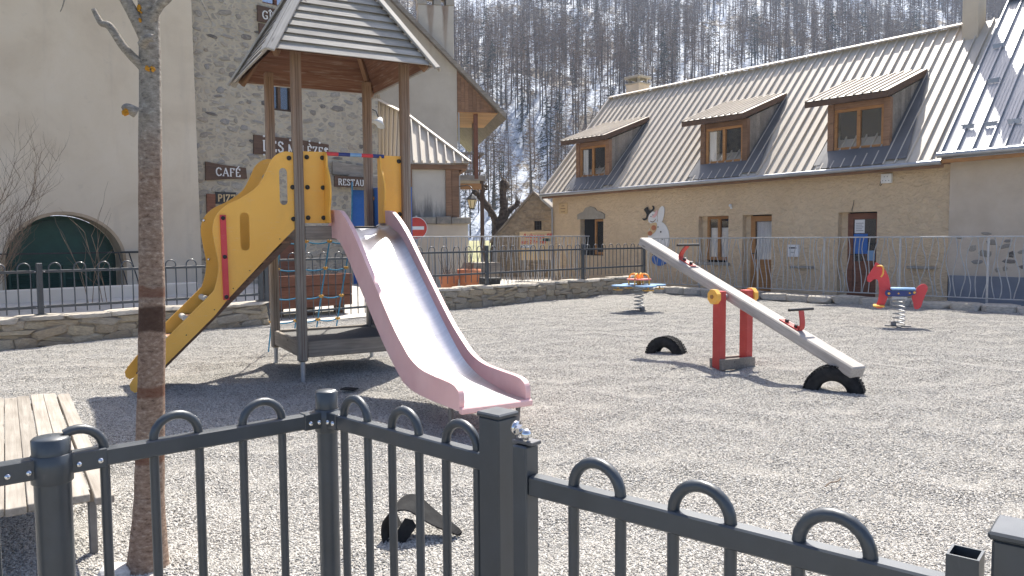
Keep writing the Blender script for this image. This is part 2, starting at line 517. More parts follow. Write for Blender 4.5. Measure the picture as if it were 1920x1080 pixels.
class MB:
    def __init__(s):
        s.v, s.f, s.sm = [], [], []

    def add(s, vs_, fs, sm=False, M=None):
        b = len(s.v)
        s.v += [tuple(M @ Vector(p)) if M is not None else tuple(p) for p in vs_]
        s.f += [tuple(b + i for i in f) for f in fs]
        s.sm += [sm] * len(fs)
        return s

    def box(s, x0, x1, y0, y1, z0, z1, M=None):
        v = [(x0, y0, z0), (x1, y0, z0), (x1, y1, z0), (x0, y1, z0), (x0, y0, z1), (x1, y0, z1), (x1, y1, z1), (x0, y1, z1)]
        return s.add(v, [(3, 2, 1, 0), (4, 5, 6, 7), (0, 1, 5, 4), (1, 2, 6, 5), (2, 3, 7, 6), (3, 0, 4, 7)], False, M)

    def cbox(s, x0, x1, y0, y1, z0, z1, b=.006, M=None):
        # box with chamfered edges
        c = [((x0 + x1) / 2), ((y0 + y1) / 2), ((z0 + z1) / 2)]
        h = [(x1 - x0) / 2, (y1 - y0) / 2, (z1 - z0) / 2]
        b = min(b, min(h) * .6)
        bm = bmesh.new()
        ve = []
        for sx in (-1, 1):
            for sy in (-1, 1):
                for sz in (-1, 1):
                    q = (sx, sy, sz)
                    for a in range(3):
                        p = [c[i] + q[i] * (h[i] - (0 if i == a else b)) for i in range(3)]
                        ve.append(bm.verts.new(p))
        r = bmesh.ops.convex_hull(bm, input=ve)
        bmesh.ops.dissolve_limit(bm, angle_limit=.01, verts=bm.verts[:], edges=bm.edges[:])
        bm.verts.index_update()
        vv = [tuple(x.co) for x in bm.verts]
        ff = [tuple(x.index for x in f.verts) for f in bm.faces]
        bm.free()
        return s.add(vv, ff, False, M)

    def tube(s, pts, r, seg=8, caps=True, closed=False, M=None, sm=True):
        pts = [Vector(p) for p in pts]
        n = len(pts)
        rr = r if hasattr(r, '__len__') else [r] * n
        tang = []
        for i in range(n):
            a = pts[(i - 1) % n] if (closed or i > 0) else pts[i]
            b = pts[(i + 1) % n] if (closed or i < n - 1) else pts[i]
            t = (b - a)
            tang.append(t.normalized() if t.length > 1e-9 else Vector((0, 0, 1)))
        ref = Vector((0, 0, 1)) if abs(tang[0].z) < .9 else Vector((1, 0, 0))
        nx = (ref - tang[0] * ref.dot(tang[0])).normalized()
        vs_, fs = [], []
        for i in range(n):
            nx = (nx - tang[i] * nx.dot(tang[i]))
            nx = nx.normalized() if nx.length > 1e-6 else tang[i].orthogonal().normalized()
            ny = tang[i].cross(nx)
            for j in range(seg):
                a = 2 * math.pi * (j + .5) / seg
                vs_.append(pts[i] + nx * (math.cos(a) * rr[i]) + ny * (math.sin(a) * rr[i]))
        for i in range(n if closed else n - 1):
            for j in range(seg):
                a, b = i * seg + j, i * seg + (j + 1) % seg
                c, d = ((i + 1) % n) * seg + (j + 1) % seg, ((i + 1) % n) * seg + j
                fs.append((a, b, c, d))
        s.add(vs_, fs, sm, M)
        if caps and not closed:
            s.add(vs_[:seg], [tuple(range(seg))[::-1]], False, M)
            s.add(vs_[-seg:], [tuple(range(seg))], False, M)
        return s

    def cyl(s, p0, p1, r, seg=12, M=None, r1=None):
        return s.tube([p0, p1], [r, r if r1 is None else r1], seg, True, False, M)

    def prism(s, poly, t0, t1, plane='xz', holes=(), M=None):
        # polygon in the xz (or xy) plane extruded along the other axis from t0 to t1
        bm = bmesh.new()
        loops = []
        for lp in [poly] + list(holes):
            vv = [bm.verts.new((p[0], p[1], 0)) for p in lp]
            loops.append(vv)
            for i in range(len(vv)):
                bm.edges.new((vv[i], vv[(i + 1) % len(vv)]))
        bmesh.ops.triangle_fill(bm, use_beauty=True, use_dissolve=False, edges=bm.edges[:])
        bm.verts.index_update()
        pts = [(v.co.x, v.co.y) for v in bm.verts]
        tri = [tuple(v.index for v in f.verts) for f in bm.faces]
        lidx = [[v.index for v in lp] for lp in loops]
        bm.free()
        P = (lambda p, t: (p[0], t, p[1])) if plane == 'xz' else (lambda p, t: (p[0], p[1], t))
        n = len(pts)
        vs_ = [P(p, t0) for p in pts] + [P(p, t1) for p in pts]
        fs = [t[::-1] for t in tri] + [tuple(n + i for i in t) for t in tri]
        s.add(vs_, fs, False, M)
        for lp in lidx:
            vs2, f2 = [], []
            m = len(lp)
            for i in lp:
                vs2.append(P(pts[i], t0))
            for i in lp:
                vs2.append(P(pts[i], t1))
            for i in range(m):
                f2.append((i, (i + 1) % m, m + (i + 1) % m, m + i))
            s.add(vs2, f2, False, M)
        return s

    def lathe(s, prof, seg=16, M=None, a0=0, a1=2 * math.pi, sm=True):
        full = abs(a1 - a0 - 2 * math.pi) < 1e-6
        k = seg if full else seg + 1
        vs_, fs = [], []
        for i in range(k):
            a = a0 + (a1 - a0) * i / seg
            for r, z in prof:
                vs_.append((r * math.cos(a), r * math.sin(a), z))
        m = len(prof)
        for i in range(seg):
            for j in range(m - 1):
                a, b = i * m + j, ((i + 1) % k) * m + j
                fs.append((a, b, b + 1, a + 1))
        return s.add(vs_, fs, sm, M)

    def ball(s, c, r, seg=10, rings=6, M=None, sz=1.0):
        prof = [(r * math.sin(math.pi * i / rings), -r * sz * math.cos(math.pi * i / rings)) for i in range(rings + 1)]
        prof[0] = (r * .02, prof[0][1])
        prof[-1] = (r * .02, prof[-1][1])
        return s.lathe(prof, seg, (M or Matrix.Identity(4)) @ T(*c))

    def mesh(s, name, mat):
        me = bpy.data.meshes.new(name)
        me.from_pydata(s.v, [], s.f)
        me.polygons.foreach_set('use_smooth', s.sm)
        bm = bmesh.new()
        bm.from_mesh(me)
        bmesh.ops.recalc_face_normals(bm, faces=bm.faces[:])
        bm.to_mesh(me)
        bm.free()
        me.materials.append(MATS[mat])
        me.update()
        return me

    def build(s, name, mat, parent=None, M=None):
        return put(name, s.mesh(name, mat), parent, M)


def put(name, me, parent=None, M=None):
    o = bpy.data.objects.new(name, me)
    COL.objects.link(o)
    if parent is not None:
        o.parent = parent
    if M is not None:
        o.matrix_basis = M
    return o


def tag(o, label, cat, group=None):
    o['label'] = label
    o['category'] = cat
    if group:
        o['group'] = group
    return o


def thing(name, label, cat, loc=(0, 0, 0), ang=0, group=None):
    o = bpy.data.objects.new(name, None)
    COL.objects.link(o)
    o.empty_display_size = .1
    o.matrix_basis = T(*loc) @ RZ(R(ang))
    return tag(o, label, cat, group)


def kind(o, k):
    o['kind'] = k
    return o


_bc = {}


def beam(name, p0, p1, w, h, mat, parent=None, up=(0, 0, 1), bev=.006):
    """a timber or bar of width w and height h from p0 to p1, its grain along its own x axis"""
    L = (Vector(p1) - Vector(p0)).length
    key = (round(L, 3), round(w, 4), round(h, 4), mat, bev)
    if key not in _bc:
        _bc[key] = MB().cbox(0, L, -w / 2, w / 2, -h / 2, h / 2, bev).mesh(name, mat)
    return put(name, _bc[key], parent, frame(p0, p1, up))


_cc = {}


def shared(key, fn):
    if key not in _cc:
        _cc[key] = fn()
    return _cc[key]


def dup(o, parent=None, M=None):
    c = o.copy()
    COL.objects.link(c)
    c.parent = parent
    if M is not None:
        c.matrix_basis = M
    for ch in list(o.children):
        dup(ch, c)
    return c


# stroke lettering with serifs, cut from flat board: unit box height 1
LET = {
    'A': (.82, [[(.08, 0), (.41, 1)], [(.41, 1), (.74, 0)], [(.2, .34), (.62, .34)]], [(.08, 0), (.74, 0)]),
    'B': (.7, [[(.14, 0), (.14, 1)], [(.14, 1), (.42, 1), (.56, .88), (.54, .62), (.4, .53), (.14, .53)], [(.4, .53), (.6, .4), (.6, .14), (.44, 0), (.14, 0)]], []),
    'C': (.78, [[(.70, .80), (.58, .96), (.40, 1), (.2, .9), (.09, .66), (.09, .34), (.2, .1), (.40, 0), (.58, .05), (.70, .2)]], []),
    'E': (.68, [[(.14, 0), (.14, 1)], [(.14, 1), (.58, 1), (.58, .84)], [(.14, .52), (.46, .52)], [(.14, 0), (.6, 0), (.6, .18)]], []),
    'F': (.66, [[(.14, 0), (.14, 1)], [(.14, 1), (.58, 1), (.58, .84)], [(.14, .52), (.46, .52)]], [(.14, 0)]),
    'G': (.82, [[(.70, .82), (.58, .96), (.40, 1), (.2, .9), (.09, .66), (.09, .34), (.2, .1), (.40, 0), (.6, .05), (.68, .14), (.68, .42), (.48, .42)]], []),
    'I': (.36, [[(.18, 0), (.18, 1)]], [(.18, 0), (.18, 1)]),
    'L': (.66, [[(.14, 1), (.14, 0), (.58, 0), (.58, .2)]], [(.14, 1)]),
    'M': (.98, [[(.12, 0), (.14, 1)], [(.14, 1), (.48, .12)], [(.48, .12), (.82, 1)], [(.82, 1), (.86, 0)]], [(.12, 0), (.86, 0)]),
    'N': (.84, [[(.12, 0), (.12, 1)], [(.12, 1), (.7, 0)], [(.7, 0), (.7, 1)]], [(.12, 0), (.7, 1)]),
    'P': (.68, [[(.14, 0), (.14, 1)], [(.14, 1), (.44, 1), (.6, .88), (.6, .62), (.44, .48), (.14, .48)]], [(.14, 0)]),
    'R': (.76, [[(.14, 0), (.14, 1)], [(.14, 1), (.44, 1), (.58, .88), (.58, .64), (.44, .52), (.14, .52)], [(.4, .52), (.68, 0)]], [(.14, 0), (.68, 0)]),
    'S': (.66, [[(.56, .82), (.46, .96), (.3, 1), (.14, .9), (.12, .72), (.24, .58), (.42, .48), (.56, .34), (.54, .12), (.36, 0), (.2, .02), (.09, .2)]], []),
    'T': (.72, [[(.36, 0), (.36, 1)], [(.06, .84), (.06, 1), (.66, 1), (.66, .84)]], [(.36, 0)]),
    'U': (.8, [[(.13, 1), (.13, .25), (.25, .04), (.42, 0), (.58, .06), (.66, .25), (.66, 1)]], [(.13, 1), (.66, 1)]),
    'Z': (.7, [[(.08, .84), (.08, 1), (.6, 1), (.08, 0), (.62, 0), (.62, .18)]], []),
}
ACC = {'É': ('E', [(.3, 1.12), (.5, 1.32)]), 'È': ('E', [(.5, 1.12), (.3, 1.32)]), 'Î': ('I', [(.0, 1.1), (.18, 1.3), (.36, 1.1)])}


def letters(text, h, mat, parent, M, th=.012, sw=.13, gap=.1, serif=True, name='lettering'):
    mb = MB()
    x = 0

    def stroke(a, b, w):
        a, b = Vector((a[0], a[1])), Vector((b[0], b[1]))
        d = (b - a)
        L = d.length
        if L < 1e-6:
            return
        d /= L
        n = Vector((-d.y, d.x)) * w / 2
        a -= d * w * .35
        b += d * w * .35
        q = [a - n, b - n, b + n, a + n]
        mb.prism([((x + p.x) * h, p.y * h) for p in q], -th, 0)
    for ch in text:
        if ch == ' ':
            x += .5
            continue
        base, acc = ACC.get(ch, (ch, None))
        w, st, se = LET[base]
        for pl in st:
            for a, b in zip(pl, pl[1:]):
                thin = abs(b[0] - a[0]) > 3 * abs(b[1] - a[1]) or (b[1] > a[1] + .5 and abs(b[0] - a[0]) > .1)
                stroke(a, b, sw * (.62 if thin and serif else 1))
        if serif:
            for q in se:
                stroke((q[0] - .09, q[1]), (q[0] + .09, q[1]), sw * .5)
        if acc:
            for a, b in zip(acc, acc[1:]):
                stroke(a, b, sw * .8)
        x += w + gap
    o = mb.build(name, mat, parent, M)
    return x * h, o


def text_width(text, h, gap=.1):
    return h * sum(.5 if c == ' ' else LET[ACC.get(c, (c,))[0]][0] + gap for c in text)


# ------------------------------------------------------------------ terrain
def hash_noise(x, y, sc, seed=0):
    # smooth value noise, numpy arrays
    rs = np.random.RandomState(seed)
    tab = rs.rand(257, 257)
    X, Y = x / sc, y / sc
    xi, yi = np.floor(X).astype(int), np.floor(Y).astype(int)
    fx, fy = X - xi, Y - yi
    fx, fy = fx * fx * (3 - 2 * fx), fy * fy * (3 - 2 * fy)
    a, b = tab[xi % 256, yi % 256], tab[(xi + 1) % 256, yi % 256]
    c, d = tab[xi % 256, (yi + 1) % 256], tab[(xi + 1) % 256, (yi + 1) % 256]
    return (a * (1 - fx) + b * fx) * (1 - fy) + (c * (1 - fx) + d * fx) * fy - .5


def grid_mesh(name, xs, ys, zf, mat, M=None, kindname='structure'):
    X, Y = np.meshgrid(xs, ys, indexing='ij')
    Z = zf(X, Y)
    n, m = len(xs), len(ys)
    V = np.stack([X.ravel(), Y.ravel(), Z.ravel()], 1)
    I = np.arange(n * m).reshape(n, m)
    Fq = np.stack([I[:-1, :-1].ravel(), I[1:, :-1].ravel(), I[1:, 1:].ravel(), I[:-1, 1:].ravel()], 1)
    me = bpy.data.meshes.new(name)
    me.from_pydata(V.tolist(), [], Fq.tolist())
    me.polygons.foreach_set('use_smooth', [True] * len(Fq))
    me.materials.append(MATS[mat])
    o = put(name, me, None, M)
    o['kind'] = kindname
    return o


B_O, B_A = (-6.93, 10.32, 0), 43.6       # back wall line: along +s away to the right, n points to the street
MBK = T(*B_O) @ RZ(R(B_A))


def gravel_z(X, Y):
    z = hash_noise(X, Y, .9, 1) * .035 + hash_noise(X, Y, .33, 2) * .045 + hash_noise(X, Y, 3.1, 3) * .02
    # scuffed hollow at the foot of the slide, gravel heaped round the tyres and posts
    a = math.radians(43.6)
    for wx, wy, rad_, hgt in ((.05, 5.25, .45, -.05), (3.0, 6.85, .30, .03), (1.95, 9.3, .3, .028), (2.44, 8.4, .28, -.02), (-3.9, 7.3, .4, -.03), (-1.58, 3.25, .22, .03), (6.17, 12.2, .5, -.03), (2.5, 15.1, .55, -.03)):
        dx_, dy_ = wx + 6.93, wy - 10.32
        s0_, n0_ = dx_ * math.cos(a) + dy_ * math.sin(a), -dx_ * math.sin(a) + dy_ * math.cos(a)
        z = z + hgt * np.exp(-((X - s0_) ** 2 + (Y - n0_) ** 2) / (rad_ * rad_))
    return z


gr = grid_mesh('gravel_ground', np.arange(-9, 14.9, .12), np.arange(-20, .2, .12), gravel_z, 'gravel', MBK)
gr['label'] = 'pale grey gravel covering the playground'


def base_z(X, Y):
    return np.where(Y > 36, np.minimum((Y - 36) * .075, 1.35), 0) - .12


grid_mesh('ground', np.concatenate([np.linspace(-400, -60, 12), np.arange(-55, 60, 5), np.linspace(65, 500, 14)]),
          np.concatenate([np.linspace(-300, -40, 10), np.arange(-35, 64, 3), np.linspace(70, 700, 12)]), base_z, 'grass_ground')


def street_z(X, Y):
    h = np.clip(.5 - .05 * (X - 4.5), 0, .52)
    t = np.clip((Y - .6) / 3.6, 0, 1)
    return .015 + h * t * t * (3 - 2 * t) - .02


st_o = grid_mesh('street', np.arange(-14, 30, .5), np.arange(.1, 16, .4), street_z, 'street', MBK)
# lane between the kerb and the inn, to the right of the playground corner
K_O, K_A = (3.53, 20.29, 0), -47.0
MK = T(*K_O) @ RZ(R(K_A))
grid_mesh('pavement', np.arange(.0, 22, 1.0), np.arange(.18, 6, .58), lambda X, Y: X * 0 - .012, 'street', MK)


def hill_z(X, Y):
    D = Y - 84 - .06 * X + 9 * hash_noise(X, Y, 45, 5)
    s = np.maximum(0, D)
    z = 1.0 + s * .47 + np.where(s > 0, 1, 0) * (7 * hash_noise(X + .3 * Y, Y, 26, 6) + 2.2 * hash_noise(X, Y, 8, 7)) * np.minimum(1, s / 25)
    return np.where(D > 0, z, 1.0 + D * .05)


grid_mesh('snowy_hillside', np.arange(-230, 420, 3.4), np.arange(62, 420, 3.0), hill_z, 'snow_slope')

# pebbles lying on the gravel, near enough to be told apart
def pebbles():
    rs = np.random.RandomState(11)
    pts = []
    for y0, y1 in [(1.8 + .4 * i, 2.2 + .4 * i) for i in range(44)]:
        den = min(11500, 11500 * (3.6 / y0) ** 1.5) * min(1, (19.5 - y0) / 6)
        w = .80 * y1 + .7
        n = int((y1 - y0) * 2 * w * den)
        p = np.stack([rs.uniform(-w, w, n), rs.uniform(y0, y1, n)], 1)
        pts.append(p[np.abs(p[:, 0]) < .80 * p[:, 1] + .7])
    p = np.concatenate(pts)
    a = R(B_A)
    q = p - np.array(B_O[:2])
    s_, n_ = q[:, 0] * math.cos(a) + q[:, 1] * math.sin(a), -q[:, 0] * math.sin(a) + q[:, 1] * math.cos(a)
    ok = (n_ < -.1) & (s_ < 14.3) & (s_ > -8.9)
    p, s_, n_ = p[ok], s_[ok], n_[ok]
    z = gravel_z(s_, n_) + .001
    V = np.stack([p[:, 0], p[:, 1], z], 1)
    me = bpy.data.meshes.new('gravel_pebbles')
    me.vertices.add(len(V))
    me.vertices.foreach_set('co', V.ravel())
    me.materials.append(MATS['pebble'])
    me.update()
    o = put('gravel_pebbles', me)
    o['kind'] = 'stuff'
    o['label'] = 'loose crushed pebbles lying on the gravel'
    g = bpy.data.node_groups.new('pebbles', 'GeometryNodeTree')
    g.interface.new_socket('Geometry', in_out='INPUT', socket_type='NodeSocketGeometry')
    g.interface.new_socket('Geometry', in_out='OUTPUT', socket_type='NodeSocketGeometry')
    N, Lk = g.nodes, g.links
    gi, go = N.new('NodeGroupInput'), N.new('NodeGroupOutput')
    m2p = N.new('GeometryNodeMeshToPoints')
    ico = N.new('GeometryNodeMeshIcoSphere')
    ico.inputs['Radius'].default_value = 1
    ico.inputs['Subdivisions'].default_value = 1
    sm = N.new('GeometryNodeSetMaterial')
    sm.inputs['Material'].default_value = MATS['pebble']
    iop = N.new('GeometryNodeInstanceOnPoints')
    rr = N.new('FunctionNodeRandomValue')
    rr.data_type = 'FLOAT_VECTOR'
    rr.inputs[0].default_value = (-.6, -.6, 0)
    rr.inputs[1].default_value = (.6, .6, 6.283)
    rsn = N.new('FunctionNodeRandomValue')
    rsn.data_type = 'FLOAT_VECTOR'
    rsn.inputs[0].default_value = (.0045, .0026, .0022)
    rsn.inputs[1].default_value = (.0115, .0062, .0052)
    Lk.new(gi.outputs[0], m2p.inputs[0])
    Lk.new(m2p.outputs[0], iop.inputs['Points'])
    Lk.new(ico.outputs[0], sm.inputs[0])
    Lk.new(sm.outputs[0], iop.inputs['Instance'])
    Lk.new(rr.outputs[0], iop.inputs['Rotation'])
    Lk.new(rsn.outputs[0], iop.inputs['Scale'])
    Lk.new(iop.outputs[0], go.inputs[0])
    md = o.modifiers.new('pebbles', 'NODES')
    md.node_group = g


pebbles()


# ------------------------------------------------------------------ building helpers
def wall_holes(mb, s0, s1, z0, z1, holes, depth=.22, y=0.0):
    xs = sorted({s0, s1, *[h[0] for h in holes], *[h[1] for h in holes]})
    zs = sorted({z0, z1, *[h[2] for h in holes], *[h[3] for h in holes]})
    for a, b in zip(xs, xs[1:]):
        for c, d in zip(zs, zs[1:]):
            cx, cz = (a + b) / 2, (c + d) / 2
            if any(h[0] < cx < h[1] and h[2] < cz < h[3] for h in holes):
                continue
            mb.add([(a, y, c), (b, y, c), (b, y, d), (a, y, d)], [(0, 1, 2, 3)])
    for a, b, c, d in holes:
        e = y + depth
        mb.add([(a, y, c), (a, e, c), (a, e, d), (a, y, d)], [(0, 1, 2, 3)])
        mb.add([(b, y, c), (b, e, c), (b, e, d), (b, y, d)], [(3, 2, 1, 0)])
        mb.add([(a, y, d), (a, e, d), (b, e, d), (b, y, d)], [(0, 1, 2, 3)])
        mb.add([(a, y, c), (a, e, c), (b, e, c), (b, y, c)], [(3, 2, 1, 0)])
    return mb


def window(par, s0, s1, z0, z1, y, mat='orange_wood', curtain=None, cas=2, fr=.06, bars=0, glass='glass'):
    """timber casement window whose frame front stands at y; panes are sub-parts of the frame"""
    mb = MB()
    mb.cbox(s0, s0 + fr, y, y + .07, z0, z1, .004)
    mb.cbox(s1 - fr, s1, y, y + .07, z0, z1, .004)
    mb.cbox(s0 + fr, s1 - fr, y, y + .07, z1 - fr, z1, .004)
    mb.cbox(s0 + fr, s1 - fr, y, y + .07, z0, z0 + fr * 1.2, .004)
    wd = (s1 - s0 - 2 * fr) / cas
    for i in range(1, cas):
        x = s0 + fr + wd * i
        mb.cbox(x - fr * .6, x + fr * .6, y - .012, y + .06, z0 + fr * 1.2, z1 - fr, .004)
    for i in range(cas):
        for j in range(bars):
            zz = z0 + (z1 - z0) * (j + 1) / (bars + 1)
            mb.box(s0 + fr + wd * i, s0 + fr + wd * (i + 1), y + .005, y + .035, zz - .012, zz + .012)
    w = mb.build('window_frame', mat, par)
    for i in range(cas):
        a, b = s0 + fr + wd * i + .01, s0 + fr + wd * (i + 1) - .01
        MB().box(a, b, y + .036, y + .042, z0 + fr, z1 - fr * .9).build('glass_pane', glass, w)
        if curtain:
            n = 14
            vs_, fs = [], []
            ca, cb = (a, b) if curtain != 'side' else (a, a + (b - a) * .42)
            ztop = z1 - fr - (.02 if curtain != 'cafe' else (z1 - z0) * .2)
            if curtain == 'side' and i != 0:
                continue
            for k in range(n + 1):
                x = ca + (cb - ca) * k / n
                yy = y + .085 + .014 * math.sin(k * 2.3) + rnd.uniform(-.004, .004)
                vs_ += [(x, yy, z0 + fr), (x, yy, ztop)]
            fs = [(2 * k, 2 * k + 2, 2 * k + 3, 2 * k + 1) for k in range(n)]
            MB().add(vs_, fs, True).build('curtain', 'curtain', w)
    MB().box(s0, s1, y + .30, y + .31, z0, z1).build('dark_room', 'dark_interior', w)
    return w


def stone_meshes(mat, n=9, seed=3, flat=.35):
    r = random.Random(seed)
    out = []
    for k in range(n):
        seg = 9
        v = [(0, -flat, 0)]
        rad = [1 + r.uniform(-.22, .18) for _ in range(seg)]
        for (q, dep) in ((.62, flat * .93), (.93, flat * .45), (1.0, -.25)):
            for j in range(seg):
                a = 2 * math.pi * j / seg
                # squarish outline
                c, s_ = math.cos(a), math.sin(a)
                m = 1 / max(abs(c), abs(s_)) ** .55
                v.append((c * rad[j] * m * q * .5, -dep + r.uniform(-.05, .05) * flat, s_ * rad[j] * m * q * .5))
        f = [(0, 1 + (j + 1) % seg, 1 + j) for j in range(seg)]
        for g in range(2):
            for j in range(seg):
                a, b = 1 + g * seg + j, 1 + g * seg + (j + 1) % seg
                f.append((a, b, b + seg, a + seg))
        out.append(MB().add(v, f, False).mesh('stone', mat))
    return out


def face_stones(par, meshes, s0, s1, z0, z1, y, n, wr, hr, inside=None, seed=1, tries=40, name='stone', pad=.02, depth=.10):
    r = random.Random(seed)
    placed = []
    cnt = 0
    for _ in range(n * tries):
        if cnt >= n:
            break
        w, h = r.uniform(*wr), r.uniform(*hr)
        x, z = r.uniform(s0 + w / 2, s1 - w / 2), r.uniform(z0 + h / 2, z1 - h / 2)
        if inside and not inside(x, z, w, h):
            continue
        if any(abs(x - a) < (w + c) / 2 + pad and abs(z - b) < (h + d) / 2 + pad for a, b, c, d in placed):
            continue
        placed.append((x, z, w, h))
        o = put(name, r.choice(meshes), par, T(x, y, z) @ Matrix.Rotation(r.uniform(-.25, .25), 4, 'Y') @ Matrix.Diagonal((w, depth, h, 1)))
        cnt += 1
    return cnt


# ------------------------------------------------------------------ the inn on the right
INN = thing('inn_building', 'long ochre inn with ribbed metal roof and three shed dormers', 'building', (1.415, 26.55, 0), -50)
LEN = 12.68


def tilt(s):
    return .009 * (s - 6)


SL = 3.62 / 3.5                          # rise over run of the main roof
H_WIN = [(1.34, 2.38, .87, 2.10), (6.07, 7.06, .74, 2.03), (7.50, 8.375, -.02, 2.03), (10.17, 11.11, -.02, 2.02)]
w = wall_holes(MB(), 0, LEN, -.1, 3.02, H_WIN, .24).build('front_wall', 'ochre_roughcast', INN)
mb = MB()
mb.add([(0, 0, -.1), (0, 6.4, -.1), (0, 6.4, 3.0), (0, 3.1, 6.45), (0, 0, 3.02)], [(0, 1, 2, 3, 4)])
mb.build('end_wall', 'ochre_roughcast', INN)
# roof of the long part: deck and ribbed panels
rl = 5.035
rang = math.atan(SL)
mb = MB()
for a, b in ((-.1, LEN - .03),):
    mb.add([(a, -.40, 2.98 + tilt(a)), (b, -.40, 2.98 + tilt(b)), (b, 3.1, 6.60 + tilt(b)), (a, 3.1, 6.60 + tilt(a)),
            (b, 6.8, 2.9 + tilt(b)), (a, 6.8, 2.9 + tilt(a)), (a, -.40, 2.90 + tilt(a)), (b, -.40, 2.90 + tilt(b)), (a, 3.1, 6.5), (b, 3.1, 6.5)],
           [(0, 1, 2, 3), (3, 2, 4, 5), (6, 7, 1, 0), (6, 0, 3, 8), (7, 9, 2, 1)])
roof = mb.build('roof', 'roof_metal', INN)


def panel_mesh(L, w, rh, mat, micro=0):
    pr = [(0, 0), (.004, rh), (.030, rh), (.036, 0)]
    for i in range(micro):
        c = .036 + (w - .036) * (i + 1) / (micro + 1)
        pr += [(c - .009, 0), (c - .004, .006), (c + .004, .006), (c + .009, 0)]
    pr += [(w, 0)]
    v = []
    for x in (0, L):
        v += [(x, -p[0], p[1] + .012) for p in pr]
    n = len(pr)
    f = [(i, i + 1, n + i + 1, n + i) for i in range(n - 1)]
    # closed eave end
    f += [(0, 1, 2, 3)]
    return MB().add(v, f).mesh('roof_panel', mat)


pm = panel_mesh(rl, .25, .050, 'roof_metal')
npan = 51
for i in range(npan):
    s0 = -.1 + i * .25
    put('roof_panel', pm, roof, T(s0, -.41, 2.985 + tilt(s0)) @ Matrix.Rotation(math.pi / 2, 4, 'Z') @ Matrix.Rotation(-rang, 4, 'Y'))
beam('ridge_cap', (-.12, 3.06, 6.66 + tilt(0)), (LEN - .6, 3.06, 6.66 + tilt(12)), .34, .035, 'roof_metal', roof, (0, -.35, 1))
# fine lathe-turned screw rows are too small to show; gutter and boards
mb = MB()
pts = [(-.12 + i * (LEN + .1) / 12, -.47, 2.955 + tilt(-.12 + i * (LEN + .1) / 12)) for i in range(13)]
mb.tube(pts, .055, 10)
mb.build('gutter', 'zinc', INN)
beam('fascia', (-.1, -.39, 2.90 + tilt(0)), (LEN, -.39, 2.90 + tilt(LEN)), .03, .12, 'brown_wood', INN)
beam('soffit', (-.1, -.19, 2.95 + tilt(0)), (LEN, -.19, 2.95 + tilt(LEN)), .36, .02, 'brown_wood', INN)
MB().tube(smooth_pts([(-.08, -.47, 2.90), (-.08, -.44, 2.78), (.03, -.12, 2.5), (.05, -.07, 2.35), (.05, -.07, 1.2), (.05, -.07, 0)], 4), .035, 8).build('downpipe', 'zinc', INN)
MB().tube([(-.11, -.42, 2.99), (-.11, 3.08, 6.62)], .05, 8).build('verge_trim', 'roof_metal', INN)

